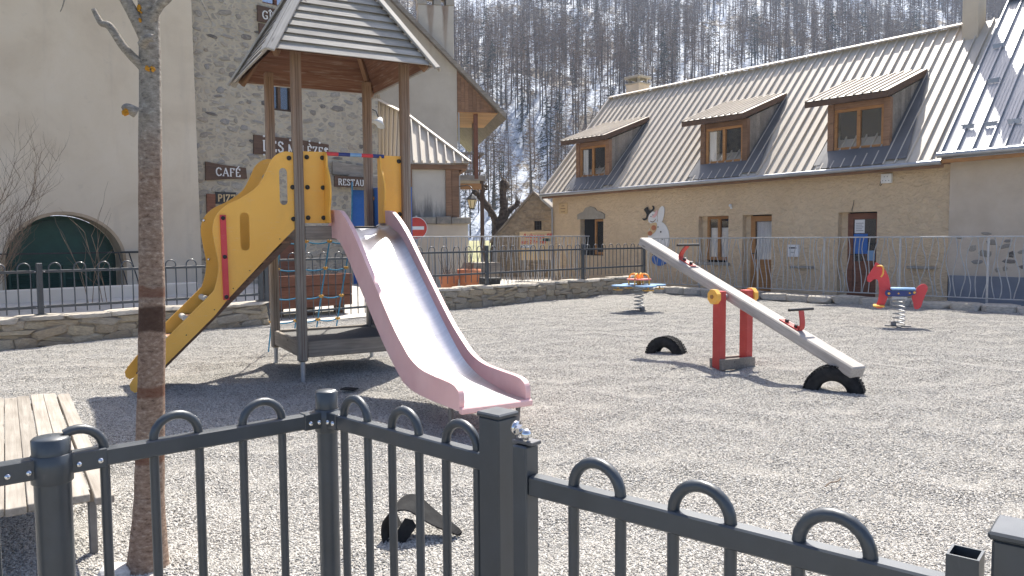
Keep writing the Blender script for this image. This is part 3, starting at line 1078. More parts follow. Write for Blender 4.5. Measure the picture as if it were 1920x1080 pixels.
# dormers
for k, (s0, s1) in enumerate(((1.28, 2.52), (6.24, 7.50), (9.98, 11.24))):
    dz = tilt(s0)
    zt = 4.60 + dz
    yb = 1.80
    roof_z = lambda y: 2.99 + dz + (y + .41) * SL
    mb = MB()
    # front timber frame around the window
    mb.cbox(s0 - .12, s0 + .03, -.02, .12, roof_z(-.02) - .1, zt, .005)
    mb.cbox(s1 - .03, s1 + .12, -.02, .12, roof_z(-.02) - .1, zt, .005)
    mb.cbox(s0 + .03, s1 - .03, .0, .12, zt - .14, zt, .005)
    dm = mb.build('dormer', 'brown_wood', INN)
    window(dm, s0 + .03, s1 - .03, roof_z(.0) + .05, zt - .14, .03, 'orange_wood', 'side' if k < 2 else None, 2, .07)
    for x in (s0 - .10, s1 + .06):
        # cheek: boards stepping up the slope
        nb = 10
        for j in range(nb):
            ya, yb2 = .13 + (yb - .13) * j / nb, .13 + (yb - .13) * (j + 1) / nb
            za, zb = roof_z(ya) - .05, roof_z(yb2) - .05
            ta, tb = 4.60 + dz + (ya + .0) * .356, 4.60 + dz + (yb2) * .356
            if tb - zb < .02:
                tb = zb + .02
            v = [(x, ya + .003, za), (x, yb2 - .003, zb), (x, yb2 - .003, tb), (x, ya + .003, ta), (x + .03, ya + .003, za), (x + .03, yb2 - .003, zb), (x + .03, yb2 - .003, tb), (x + .03, ya + .003, ta)]
            MB().add(v, [(0, 1, 2, 3), (7, 6, 5, 4), (0, 4, 5, 1), (3, 2, 6, 7), (0, 3, 7, 4), (1, 5, 6, 2)]).build('cheek_board', 'grey_wood', dm)
    # dormer roof: shallow ribbed slab, wider to the left
    r0, r1 = s0 - .58, s1 + .22
    zf = 4.70 + dz
    L2 = math.hypot(2.15, 2.15 * .356)
    a2 = math.atan(.356)
    pm2 = shared('dormer_panel', lambda: panel_mesh(L2, .20, .04, 'roof_metal'))
    n2 = int((r1 - r0) / .20 + .5)
    for j in range(n2):
        put('dormer_roof_panel', pm2, dm, T(r0 + j * .2, -.27, zf) @ Matrix.Rotation(math.pi / 2, 4, 'Z') @ Matrix.Rotation(-a2, 4, 'Y'))
    beam('dormer_fascia', (r0 - .01, -.25, zf - .07), (r0 + n2 * .2 + .01, -.25, zf - .07), .035, .13, 'dark_brown_wood', dm)
    beam('dormer_verge', (r0 + n2 * .2 - .01, -.26, zf - .06), (r0 + n2 * .2 - .01, 1.86, zf - .06 + 2.12 * .356), .035, .15, 'dark_brown_wood', dm)
    beam('dormer_verge', (r0 + .01, -.26, zf - .06), (r0 + .01, 1.86, zf - .06 + 2.12 * .356), .035, .15, 'dark_brown_wood', dm)
    MB().add([(r0 + .02, -.22, zf - .02), (r0 + n2 * .2 - .02, -.22, zf - .02), (r0 + n2 * .2 - .02, 1.85, zf - .02 + 2.07 * .356), (r0 + .02, 1.85, zf - .02 + 2.07 * .356)], [(0, 1, 2, 3)]).build('dormer_soffit', 'brown_wood', dm)
    # sill and cheek flashings, the right one broadened to paint the dormer's cast shadow
    fl = MB()
    fl.add([(s0 - .2, -.43, 3.045 + dz), (s1 + .2, -.43, 3.045 + dz), (s1 + .12, -.03, roof_z(-.03) + .10), (s0 - .12, -.03, roof_z(-.03) + .10)], [(0, 1, 2, 3)])
    for x, w2, w3 in ((s1 + .10, .55, .12), (s0 - .12, -.16, -.1)):
        fl.add([(x, -.36, roof_z(-.36) + .09), (x + w2, -.36, roof_z(-.36) + .09), (x + w3, yb, roof_z(yb) + .09), (x, yb, roof_z(yb) + .09)], [(0, 1, 2, 3)])
    fl.build('flashing_and_shadow', 'flashing_shadow_metal', dm)

# windows and doors of the ground floor
def sill(s0, s1, z, mat='lintel_stone'):
    MB().cbox(s0 - .06, s1 + .06, -.07, .1, z - .08, z, .01).build('window_sill', mat, INN)


window(INN, 6.11 + .14, 7.055, .80, 2.025, .16, 'orange_wood', 'cafe', 2, .075)
sill(6.07, 7.06, .74)
wf = window(INN, 1.86, 2.37, .90, 2.05, .15, 'orange_wood', None, 1, .07)
MB().box(1.345, 1.86, .20, .235, .88, 2.09).build('shaded_reveal', 'dark_interior', INN)  # dark sheet painted as the shade of the left reveal
pts = [(1.24, 2.06), (1.24, 2.22), (1.38, 2.27), (1.5, 2.30), (1.6, 2.42), (1.82, 2.47), (2.03, 2.42), (2.13, 2.31), (2.3, 2.28), (2.46, 2.2), (2.46, 2.06)]
MB().prism(pts, -.04, .12).build('door_lintel', 'lintel_stone', INN)
# glazed doors
for (s0, s1, z1, m, cur) in ((7.66, 8.37, 2.0, 'orange_wood', True), (10.34, 11.10, 1.99, 'red_brown_wood', False)):
    d = MB()
    y = .15
    d.cbox(s0, s0 + .13, y, y + .06, 0, z1, .004)
    d.cbox(s1 - .08, s1, y, y + .06, 0, z1, .004)
    d.cbox(s0 + .13, s1 - .08, y, y + .06, z1 - .14, z1, .004)
    d.cbox(s0 + .13, s1 - .08, y, y + .06, 0, .12, .004)
    d.cbox(s0 + .13, s1 - .08, y, y + .06, .72, .84, .004)
    d.cbox(s0 + .13, s1 - .08, y + .018, y + .05, .12, .72, .004)
    door = d.build('door', m, INN)
    MB().box(s0 + .13, s1 - .08, y + .03, y + .036, .84, z1 - .14).build('glass_pane', 'glass', door)
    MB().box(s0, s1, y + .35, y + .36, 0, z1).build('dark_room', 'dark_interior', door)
    h = MB()
    h.cyl((s0 + .06, y, 1.0), (s0 + .06, y - .05, 1.0), .012, 8)
    h.cyl((s0 + .06, y - .05, 1.0), (s0 + .16, y - .05, 1.0), .011, 8)
    h.build('door_handle', 'black_plastic', door)
    if cur:
        vs_, n = [], 22
        for k in range(n + 1):
            x = s0 + .14 + (s1 - s0 - .23) * k / n
            yy = y + .085 + .012 * math.sin(k * 2.1)
            vs_ += [(x, yy, .84), (x, yy, z1 - .15)]
        MB().add(vs_, [(2 * k, 2 * k + 2, 2 * k + 3, 2 * k + 1) for k in range(n)], True).build('curtain', 'curtain', door)
    else:
        MB().box(s0 + .16, s0 + .40, y + .022, y + .026, 1.52, 1.84).build('paper_notice', 'white_paint', door)
        MB().box(s0 + .14, s0 + .48, y + .022, y + .026, 1.02, 1.50).build('blue_poster', 'blue_plastic', door)
        MB().box(s0 + .48, s1 - .1, y + .022, y + .026, .86, 1.1).build('pale_poster', 'pale_blue_plastic', door)
        n_ = MB()
        for i in range(5):
            n_.box(s0 + .19, s0 + .37 - .03 * (i % 2), y + .0185, y + .0215, 1.57 + i * .045, 1.58 + i * .045)
        n_.build('notice_print', 'black_plastic', door)
MB().cbox(7.42, 8.45, -.12, .1, -.1, .0, .01).build('door_step', 'lintel_stone', INN)
MB().cbox(10.08, 11.2, -.12, .1, -.1, .0, .01).build('door_step', 'lintel_stone', INN)

# right-hand part: grey render, blue-grey plinth, zinc roof
wall_holes(MB(), LEN, 22, .58, 3.15, [], .2, -.03).build('grey_wall', 'grey_render', INN)
MB().box(LEN + .05, 22, -.10, .0, -.1, .58).build('plinth', 'blue_grey_render', INN)
sm_r = stone_meshes('rubble_stone')
gw = MB().box(LEN + .01, LEN + .012, -.02, 0, .6, .61).build('stone_patch', 'grey_render', INN)
face_stones(gw, sm_r, LEN + .1, 16.5, .62, 1.55, -.03, 34, (.08, .30), (.06, .16), seed=5, depth=.04)
mb = MB()
a, b = LEN, 22
mb.add([(a, -.52, 3.12 + tilt(a)), (b, -.52, 3.12 + tilt(b)), (b, 3.3, 7.07 + tilt(b)), (a, 3.3, 7.07 + tilt(a)), (a, -.52, 3.0 + tilt(a)), (b, -.52, 3.0 + tilt(b)), (b, 7, 3.1), (a, 7, 3.1), (a, 3.3, 6.9)],
       [(0, 1, 2, 3), (4, 5, 1, 0), (3, 2, 6, 7), (4, 0, 3, 8)])
zr = mb.build('zinc_roof', 'zinc', INN)
pz = panel_mesh(math.hypot(3.82, 3.95), .30, .05, 'zinc', 3)
for i in range(31):
    s0 = LEN - .02 + i * .3
    put('roof_panel', pz, zr, T(s0, -.53, 3.125 + tilt(s0)) @ Matrix.Rotation(math.pi / 2, 4, 'Z') @ Matrix.Rotation(-rang, 4, 'Y'))
beam('ridge_cap', (LEN - .02, 3.28, 7.11 + tilt(LEN)), (22, 3.28, 7.11 + tilt(22)), .34, .035, 'zinc', zr, (0, -.35, 1))
mb = MB()
mb.tube([(LEN - .06, -.58, 3.09 + tilt(LEN)), (22, -.58, 3.09 + tilt(22))], .06, 10)
mb.build('gutter', 'zinc', INN)
beam('fascia', (LEN, -.5, 3.00 + tilt(LEN)), (22, -.5, 3.00 + tilt(22)), .04, .16, 'orange_wood', INN)
beam('soffit', (LEN, -.26, 3.04 + tilt(LEN)), (22, -.26, 3.04 + tilt(22)), .45, .02, 'brown_wood', INN)


def guard():
    m = MB()
    for x in (-.10, .10):
        m.box(x - .012, x + .012, -.01, .01, 0, .09)
    m.box(-.13, .13, -.012, .012, .07, .095)
    m.box(-.11, .11, -.006, .006, .0, .075)
    return m.mesh('snow_guard', 'zinc')


gm = guard()
for s0, y in [(12.92, 1.88), (13.13, .98), (14.1, 1.9), (14.4, 1.0), (15.3, 1.9), (15.6, 1.0)] + [(13.02 + .43 * i, -.06) for i in range(12)]:
    put('snow_guard', gm, zr, T(s0, y, 3.145 + tilt(s0) + (y + .53) * 3.95 / 3.82 + .02))

# chimneys
mb = MB()
mb.cbox(11.86, 12.22, 2.62, 3.10, 5.9, 8.6, .01)
ch = mb.build('chimney', 'beige_render', INN)
MB().cbox(11.78, 12.30, 2.54, 3.18, 8.6, 8.72, .01).build('chimney_cap', 'lintel_stone', ch)
MB().add([(11.80, 2.56, 6.06), (12.28, 2.56, 6.06), (12.28, 3.0, 6.58), (11.80, 3.0, 6.58)], [(0, 1, 2, 3)]).build('chimney_flashing', 'zinc', ch)
mb = MB()
mb.cbox(.0, .62, 3.75, 4.35, 5.4, 7.12, .01)
c2 = mb.build('chimney', 'grey_render', INN)
mb = MB()
for x in (.05, .49):
    for y in (3.8, 4.22):
        mb.box(x, x + .08, y, y + .08, 7.12, 7.30)
mb.cbox(-.06, .68, 3.69, 4.41, 7.30, 7.38, .01)
mb.cbox(-.04, .66, 3.71, 4.39, 7.08, 7.14, .01)
mb.build('chimney_cap', 'lintel_stone', c2)

# black sheet painted as the rooms' darkness, and jambs behind the openings
MB().add([(.05, .62, -.1), (LEN, .62, -.1), (LEN, .62, 3.0), (.05, .62, 3.0)], [(0, 1, 2, 3)]).build('room_darkness', 'dark_interior', INN)
MB().box(0.05, 22, 6.2, 6.4, -.1, 2.9).build('back_wall', 'ochre_roughcast', INN)
for a_, b_, z0_, z1_ in ((6.07, 6.26, .74, 2.03), (7.50, 7.67, -.02, 2.03), (10.17, 10.35, -.02, 2.02)):
    MB().box(a_ + .001, b_, .17, .235, z0_ + .001, z1_ - .001).build('jamb', 'ochre_roughcast', INN)
# small fixtures on the inn wall
MI = T(1.415, 26.55, 0) @ RZ(R(-50))


def on_inn(name, label, cat, s, z, y=0):
    return thing(name, label, cat, (MI @ Vector((s, y, z)))[:], -50)


t = on_inn('mailbox', 'small white letter box on the ochre wall between the two doors', 'mailbox', 9.04, .93)
MB().cbox(-.14, .14, -.10, -.003, 0, .31, .008).build('body', 'white_paint', t)
MB().box(-.10, .10, -.103, -.1, .21, .245).build('slot', 'black_plastic', t)
MB().box(-.05, .05, -.103, -.1, .10, .125).build('name_plate', 'galvanised', t)
t = on_inn('junction_box', 'white electrical box with loose cable high under the eave', 'box', 11.33, 2.66)
MB().cbox(-.12, .12, -.09, -.003, 0, .22, .01).build('body', 'white_paint', t)
MB().tube(smooth_pts([(-.10, -.05, .0), (-.14, -.04, -.05), (-.16, -.03, -.02), (-.14, -.03, .06)], 5), .006, 6).build('cable', 'black_plastic', t)
bm_ = MB()
for i in range(5):
    bm_.box(-.08 + .035 * i, -.065 + .035 * i, -.093, -.09, .05 + .09 * (i % 2), .065 + .09 * (i % 2))
bm_.build('screws', 'black_plastic', t)
t = on_inn('wall_plaque', 'small orange plaque screwed beside the corner of the inn', 'plaque', .55, 2.27)
MB().cbox(-.2, .2, -.03, -.003, 0, .35, .006).build('board', 'sign_cream', t)
bm_ = MB()
for z, w_ in ((.25, .07), (.16, .12), (.05, .1)):
    for i in range(5):
        bm_.box(-w_ + i * w_ * .4, -w_ + i * w_ * .4 + w_ * .28, -.033, -.03, z, z + .025)
bm_.build('lettering', 'red_brown_wood', t)
for s_, nm in ((8.96, 'narrow grey stone ledge on the wall below the letter box'), (11.83, 'longer grey stone ledge on the wall right of the brown door')):
    ln = .62
    t = tag(MB().cbox(0, ln, -.10, -.003, 0, .06, .012).build('wall_ledge', 'lintel_stone', None, MI @ T(s_, 0, .64 if s_ < 10 else .70)), nm, 'ledge')
t = on_inn('wall_lamp', 'tiny white bulb lamp on the wall above the window and orange door', 'lamp', 7.15, 2.27)
MB().cbox(-.03, .03, -.03, -.003, -.06, .0, .005).build('base', 'white_paint', t)
MB().ball((0, -.06, .03), .045, 10, 6).build('bulb', 'white_paint', t)
t = on_inn('iron_hook', 'thin black iron hook above the brown door', 'hook', 10.52, 2.04)
MB().tube([(0, -.003, 0), (.0, -.03, .02), (.05, -.05, .2), (.06, -.06, .26)], .008, 6).build('hook_rod', 'black_plastic', t)

# painted wooden snowman cut-out on the wall
t = on_inn('snowman_cutout', 'painted cut-out of a snowman with black hat on the inn wall', 'wall decoration', 4.5, 0)


def zp(X, Y):
    px, py = 1190 + X / 7.714, 370 + Y / 7.714
    return (3.99 + (px - 1204) * .0206 - 4.5, 2.425 - (py - 385) * .0160)


def flat(name, pts, lay, mat, sm=True):
    q = [zp(*p) for p in pts]
    if sm:
        q = [(v.x, v.y) for v in smooth_pts([(a, b, 0) for a, b in q], 4, True)]
    MB().prism(q, -.02 - .006 * (lay + 1), -.02 - .006 * lay + .016 * (lay == 0)).build(name, mat, t)


def disc(cx, cy, rx, ry, n=18):
    return [(cx + rx * math.cos(2 * math.pi * i / n), cy + ry * math.sin(2 * math.pi * i / n)) for i in range(n)]


flat('body', [(205, 590), (215, 480), (260, 405), (330, 358), (400, 368), (455, 420), (490, 500), (502, 590), (500, 680), (470, 740), (380, 740), (290, 690), (230, 650)], 0, 'white_paint')
flat('raised_arm', [(345, 345), (342, 250), (370, 170), (408, 140), (436, 175), (432, 260), (408, 355), (375, 380)], 1, 'white_paint')
flat('face', [(208, 335), (222, 262), (268, 214), (312, 228), (338, 298), (330, 362), (272, 385), (228, 372)], 2, 'white_paint')
flat('hat', [(125, 308), (148, 338), (192, 322), (218, 262), (262, 218), (296, 182), (292, 138), (264, 132), (276, 165), (250, 194), (216, 186), (200, 142), (150, 178), (168, 216), (186, 252), (174, 300), (148, 312)], 3, 'black_plastic')
flat('nose', [(268, 288), (300, 252), (328, 196), (346, 212), (334, 262), (302, 302)], 4, 'pink_plastic')
flat('scarf', [(248, 392), (326, 376), (334, 450), (308, 510), (250, 552), (206, 556), (186, 520), (228, 486)], 3, 'sign_cream')
for c in ((292, 448, 34, 38), (240, 528, 32, 34)):
    flat('scarf_spot', disc(*c), 4, 'terracotta', False)
for c in ((352, 438, 8, 9), (392, 508, 9, 14), (416, 612, 8, 10), (252, 285, 5, 8), (280, 262, 5, 8)):
    flat('button', disc(*c, 10), 4, 'black_plastic', False)
flat('mouth', [(240, 345), (270, 358), (300, 345), (318, 320), (308, 348), (276, 370), (248, 360)], 4, 'dark_brown_wood')
flat('ball', disc(370, 900, 112, 96, 22), 0, 'blue_plastic', False)
flat('boot', [(270, 800), (300, 800), (320, 840), (300, 852), (270, 835)], 1, 'black_plastic')
flat('boot', [(325, 835), (350, 825), (368, 850), (345, 866), (322, 858)], 1, 'black_plastic')

# ------------------------------------------------------------------ beige house on the left
L_O = (-8.8, 15.2, 0)
LH = thing('beige_house', 'tall beige rendered house with arched green door', 'building', L_O, 43.6)
arch = [(1.04, -.2)] + [(1.04 * math.cos(math.pi * i / 24), 1.05 + .93 * math.sin(math.pi * i / 24)) for i in range(25)] + [(-1.04, -.2)]
outer = [(-12, -.3), (-1.06, -.3), (-1.06, -.25), (1.06, -.25), (1.06, -.3), (2.64, -.3), (2.60, 9.4), (-12, 9.4)]
outer = [(-12, -.3), (2.66, -.3), (2.60, 9.4), (-12, 9.4)]
MB().prism(outer, 0, .50, 'xz', [arch]).build('front_wall', 'beige_render', LH)
MB().box(-12, 2.6, .51, 7, 8.9, 9.35).box(2.3, 2.6, .51, 7, -.3, 9.2).box(-12, -11.7, .51, 7, -.3, 9.2).build('house_body', 'beige_render', LH)
rf = MB().cbox(-12.5, 2.65, -.5, 7.4, 9.42, 9.6, .02).build('roof', 'dark_brown_wood', LH)
# green door set back in the arch: fixed fanlight board, two louvred leaves
d = MB()
ar = [(.95 * math.cos(math.pi * i / 20), 1.05 + .84 * math.sin(math.pi * i / 20)) for i in range(21)]
d.prism(ar + [(-.95, .98), (.95, .98)][0:2], .40, .46)
gd = d.build('arched_door', 'green_paint', LH)
MB().prism([(1.03, -.1)] + [(1.03 * math.cos(math.pi * i / 20), 1.05 + .92 * math.sin(math.pi * i / 20)) for i in range(21)] + [(-1.03, -.1)], .462, .47).build('door_surround', 'green_paint', gd)
MB().cbox(-.95, .95, .37, .45, .96, 1.04, .005).build('transom', 'green_paint', gd)
for x0, x1 in ((-.93, -.48), (-.47, -.01), (.01, .47), (.48, .93)):
    m = MB()
    m.box(x0, x0 + .05, .39, .44, .3, .96).box(x1 - .05, x1, .39, .44, .3, .96).box(x0 + .05, x1 - .05, .39, .44, .88, .96)
    lf = m.build('door_leaf', 'green_paint', gd)
    sl_m = shared(('louvre', round(x1 - x0, 2)), lambda: MB().add([(0, 0, 0), (x1 - x0 - .1, 0, 0), (x1 - x0 - .1, .04, .045), (0, .04, .045), (0, .006, -.004), (x1 - x0 - .1, .006, -.004), (x1 - x0 - .1, .046, .041), (0, .046, .041)],
                                                        [(0, 1, 2, 3), (7, 6, 5, 4), (0, 4, 5, 1), (3, 2, 6, 7)]).mesh('louvre', 'green_paint'))
    for j in range(12):
        put('louvre', sl_m, lf, T(x0 + .05, .395, .32 + j * .047))
rv = MB()
ri = [(1.037, -.2)] + [(1.037 * math.cos(math.pi * i / 24), 1.05 + .927 * math.sin(math.pi * i / 24)) for i in range(25)] + [(-1.037, -.2)]
for p_, q_ in zip(ri, ri[1:]):
    rv.add([(p_[0], -.012, p_[1]), (q_[0], -.012, q_[1]), (q_[0], .46, q_[1]), (p_[0], .46, p_[1])], [(0, 1, 2, 3)], True)
ro = [(1.10, -.2)] + [(1.10 * math.cos(math.pi * i / 24), 1.05 + .99 * math.sin(math.pi * i / 24)) for i in range(25)] + [(-1.10, -.2)]
for a_, b_, c_, d_ in zip(ri, ri[1:], ro, ro[1:]):
    rv.add([(a_[0], -.012, a_[1]), (b_[0], -.012, b_[1]), (d_[0], -.002, d_[1]), (c_[0], -.002, c_[1])], [(0, 1, 2, 3)])
rv.build('arch_surround', 'tan_render', LH)
# iron bar across the arch, with its prop
m = MB()
m.box(-1.6, 1.42, -.14, -.10, 1.205, 1.235).box(1.0, 1.42, -.16, -.1, 1.2, 1.24)
m.tube([(.92, -.12, 1.2), (1.02, -.3, .5), (1.1, -.4, .45)], .012, 6)
m.tube([(1.12, -.12, 1.2), (1.2, -.3, .7), (1.22, -.4, .45)], .012, 6)
m.build('iron_bar', 'black_plastic', LH)
ramp = MB().cbox(-9, 1.9, -1.7, -1.45, -.2, .62, .015)
tag(ramp.build('white_parapet', 'white_render', None, T(*L_O) @ RZ(R(43.6))), 'low white rendered parapet along the foot of the beige house', 'parapet')

# ------------------------------------------------------------------ stone house with the signs
ML = T(*L_O) @ RZ(R(43.6))
S_O = ML @ Vector((0, .3, 0))
SH = thing('stone_house', 'rubble stone house carrying the wooden café signs', 'building', S_O[:], 43.6)
MSH = T(*S_O) @ RZ(R(43.6))
H2 = [(4.50, 5.16, 4.55, 5.65), (4.4, 5.2, 7.02, 8.0), (4.35, 5.35, .3, 2.3), (6.72, 7.40, .1, 2.75)]
sw = wall_holes(MB(), 2.5, 7.57, -.3, 9.2, H2, .25).build('front_wall', 'rubble_mortar', SH)
m = MB()
m.add([(7.57, 0, -.3), (7.57, 7, -.3), (7.57, 7, 9.2), (7.57, 0, 9.2)], [(0, 1, 2, 3)])
m.box(2.5, 7.5, .4, 7, 9.0, 9.19)
m.build('end_wall', 'rubble_mortar', SH)
MB().cbox(2.62, 8.1, -.55, 7.2, 9.2, 9.36, .02).build('roof', 'dark_brown_wood', SH)


def clear(x, z, w, h):
    return not any(a - w / 2 - .03 < x < b + w / 2 + .03 and c - h / 2 - .03 < z < d + h / 2 + .03 for a, b, c, d in H2)


nst = face_stones(sw, sm_r, 2.68, 7.5, .5, 7.9, -.005, 300, (.10, .36), (.06, .15), clear, 12, 60, depth=.05)
wi = window(SH, 4.5, 5.16, 4.55, 5.65, .14, 'dark_brown_wood', 'side', 2, .06)
MB().cbox(5.16, 5.34, -.02, .1, 4.5, 5.7, .01).build('window_jamb', 'grey_wood', SH)
window(SH, 4.4, 5.2, 7.02, 8.0, .14, 'red_brown_wood', None, 2, .06, glass='sky_glass')
MB().box(4.35, 5.35, .16, .22, .3, 2.3).build('brown_door', 'red_brown_wood', SH)
MB().add([(2.6, .6, .0), (7.5, .6, .0), (7.5, .6, 9), (2.6, .6, 9)], [(0, 1, 2, 3)]).build('room_darkness', 'dark_interior', SH)  # near-black sheet painted as the unlit rooms behind the windows
MB().box(6.72, 7.40, .18, .24, .1, 2.75).build('blue_door', 'blue_plastic', SH)
beam('door_lintel', (6.55, -.06, 2.95), (7.56, -.06, 2.95), .2, .36, 'grey_wood', SH)
MB().cbox(4.75, 5.1, -.01, .03, 2.3, 2.4, .01).build('door_head', 'grey_wood', SH)


def wood_sign(name, label, pts, lines, cat='sign', dots=(), lmat='white_paint', bmat='sign_wood', y=-.05):
    cx = sum(p[0] for p in pts) / len(pts)
    z0 = min(p[1] for p in pts)
    t = thing(name, label, cat, (MSH @ Vector((cx, y, z0)))[:], 43.6)
    MB().prism([(p[0] - cx, p[1] - z0) for p in pts], 0, .045).build('board', bmat, t)
    for txt, s, z, h, serif in lines:
        letters(txt, h, lmat, t, T(s - cx, -.002, z - z0), .012, .15 if serif else .17, .12, serif)
    if dots:
        m = MB()
        for s, z in dots:
            m.ball((s - cx, -.02, z - z0), .026, 8, 5)
        m.build('white_knobs', lmat, t)
    return t


wood_sign('cafe_sign', 'brown wooden sign with white letters CAFÉ on the stone wall', [(2.91, 2.80), (2.92, 3.22), (3.3, 3.17), (3.86, 3.13), (3.88, 2.88), (3.5, 2.86)], [('CAFÉ', 3.14, 2.92, .175, True)])
wood_sign('pizza_sign', 'small black sign with yellow letters PIZZA below the CAFÉ sign', [(3.13, 2.28), (3.13, 2.55), (3.60, 2.55), (3.60, 2.28)], [('PIZZA', 3.165, 2.34, .15, False)], lmat='sign_cream', bmat='black_plastic')
wood_sign('brown_board', 'plain red-brown board behind the small black sign', [(2.92, 1.95), (2.92, 2.5), (3.115, 2.5), (3.115, 1.95)], [], bmat='red_brown_wood')
wood_sign('house_name_sign', 'long dark sign with white letters LES MÉLÈZES and white dots', [(4.06, 3.47), (4.08, 3.92), (5.2, 3.90), (6.05, 3.84), (6.03, 3.6), (5.2, 3.5)],
          [('LES', 4.28, 3.56, .24, True), ('MÉLÈZES', 4.93, 3.56, .19, True)], dots=[(4.31, 3.90), (4.72, 3.70), (4.98, 3.86), (5.2, 3.92), (5.5, 3.88), (5.78, 3.86), (5.95, 3.70), (4.30, 3.46)])
wood_sign('gite_sign', 'dark wooden sign with white letters GÎTE high on the stone wall', [(4.25, 6.56), (4.25, 6.93), (5.4, 6.9), (5.4, 6.60)], [('GÎTE', 4.36, 6.64, .18, True)])
wood_sign('lower_gite_board', 'dark wooden board hanging below the GÎTE sign', [(4.28, 6.08), (4.28, 6.52), (5.3, 6.5), (5.3, 6.12)], [('G', 4.5, 6.16, .16, True)])
wood_sign('restaurant_sign', 'brown wooden sign with white letters RESTAUR beside the yellow panels', [(6.1, 2.78), (6.1, 3.06), (7.16, 3.06), (7.16, 2.80)], [('RESTAUR', 6.19, 2.83, .15, True)], y=-.22)
wood_sign('plank_sign', 'bare grey planks nailed above the RESTAUR sign', [(6.12, 3.10), (6.12, 3.42), (7.1, 3.36), (7.1, 3.10)], [], bmat='grey_wood', y=-.10)
# spotlight on the corner
t = thing('corner_spotlight', 'white floodlight shade on the corner of the stone house', 'lamp', (-3.50, 20.45, 4.46), 43.6)
MB().lathe([(.03, .22), (.06, .2), (.09, .12), (.20, .0), (.19, .0), (.085, .11), (.03, .19)], 16, Matrix.Rotation(.5, 4, 'Y')).build('shade', 'white_paint', t)
MB().tube([(.02, 0, .2), (-.02, .05, .36), (-.08, .12, .40)], .015, 6).build('arm', 'black_plastic', t)

# ------------------------------------------------------------------ gabled house with the chimney
GH = thing('gabled_house', 'pale gabled house with rust-streaked chimney and timber balcony', 'building', (-1.79, 26.0, -.17), 10)
GH.matrix_basis = GH.matrix_basis @ Matrix.Diagonal((1.12, 1.12, 1.12, 1))
gz = lambda s: 6.45 - 1.0 * s
MB().prism([(-8, -.2), (0, -.2), (0, gz(0)), (-4, gz(-4)), (-8, gz(0))], 0, .35).build('gable_wall', 'stained_render', GH)
MB().box(-.3, 0, .36, 8, -.2, 6.3).box(-8, -7.7, .36, 8, -.2, 6.3).build('side_walls', 'stained_render', GH)
m = MB()
m.cbox(-1.126, -.076, -.004, .62, 6.4, 8.32, .012)
st = m.build('chimney', 'stained_render', GH)
m = MB()
for x0, x1 in ((-1.15, -.86), (-.66, -.44), (-.30, -.05)):
    m.cbox(x0, x1, -.03, .65, 8.32, 8.62, .01)
m.cbox(-1.2, 0, -.08, .7, 8.62, 8.74, .01)
m.build('chimney_cap', 'lintel_stone', st)
m = MB()
for sgn in (1,):
    m.add([(-4, -.25, gz(-4)), (1.45, -.25, gz(1.45)), (1.45, 9, gz(1.45)), (-4, 9, gz(-4)), (-4, -.25, gz(-4) + .16), (1.45, -.25, gz(1.45) + .16), (1.45, 9, gz(1.45) + .16), (-4, 9, gz(-4) + .16)],
          [(0, 1, 2, 3), (7, 6, 5, 4), (0, 4, 5, 1), (1, 5, 6, 2), (3, 2, 6, 7)])
    m.add([(-4, -.25, gz(-4)), (-9.4, -.25, gz(1.4)), (-9.4, 9, gz(1.4)), (-4, 9, gz(-4)), (-4, -.25, gz(-4) + .16), (-9.4, -.25, gz(1.4) + .16), (-9.4, 9, gz(1.4) + .16), (-4, 9, gz(-4) + .16)],
          [(0, 1, 2, 3), (7, 6, 5, 4), (0, 4, 5, 1), (1, 5, 6, 2)])
m.build('roof', 'grey_wood', GH)
for j in range(11):
    a, b = .004 + j * .115, .004 + (j + 1) * .115 - .005
    if gz(b) - .02 < 5.24:
        continue
    MB().prism([(a, 5.22), (b, 5.22), (b, gz(b) - .02), (a, gz(a) - .02)], -.02 + .004 * (j % 2), .03).build('cladding_board', 'brown_wood', GH)
for j in range(9):
    beam('soffit_board', (.02, .12 + j * .34, 5.205), (1.22, .12 + j * .34, 5.205), .33, .025, 'orange_wood', GH)
beam('balcony_post', (.57, .15, 3.25), (.57, .15, 5.19), .12, .12, 'red_brown_wood', GH)
beam('balcony_post', (.75, 2.0, 3.25), (.75, 2.0, 5.19), .12, .12, 'grey_wood', GH)
bal = beam('balcony_deck', (.0, 1.1, 3.28), (.86, 1.1, 3.28), 2.0, .16, 'grey_wood', GH)
for z in (3.5, 4.02):
    beam('balcony_rail', (.0, .2, z), (.8, .2, z), .07, .07, 'grey_wood', GH)
beam('balcony_rail', (.8, .2, 4.02), (.8, 2, 4.02), .07, .07, 'grey_wood', GH)
for j in range(8):
    beam('baluster', (.06 + j * .09, .2, 3.36), (.06 + j * .09, .2, 4.0), .03, .04, 'brown_wood', GH)
beam('balcony_valance', (.02, .12, 3.02), (.72, .12, 3.02), .03, .18, 'orange_wood', GH)
beam('balcony_post', (.75, .2, 0), (.75, .2, 3.2), .11, .11, 'dark_brown_wood', GH)
MB().tube([(.04, -.03, 5.2), (.04, -.03, 3.0), (.06, -.03, 1.4)], .025, 6).build('downpipe', 'zinc', GH)

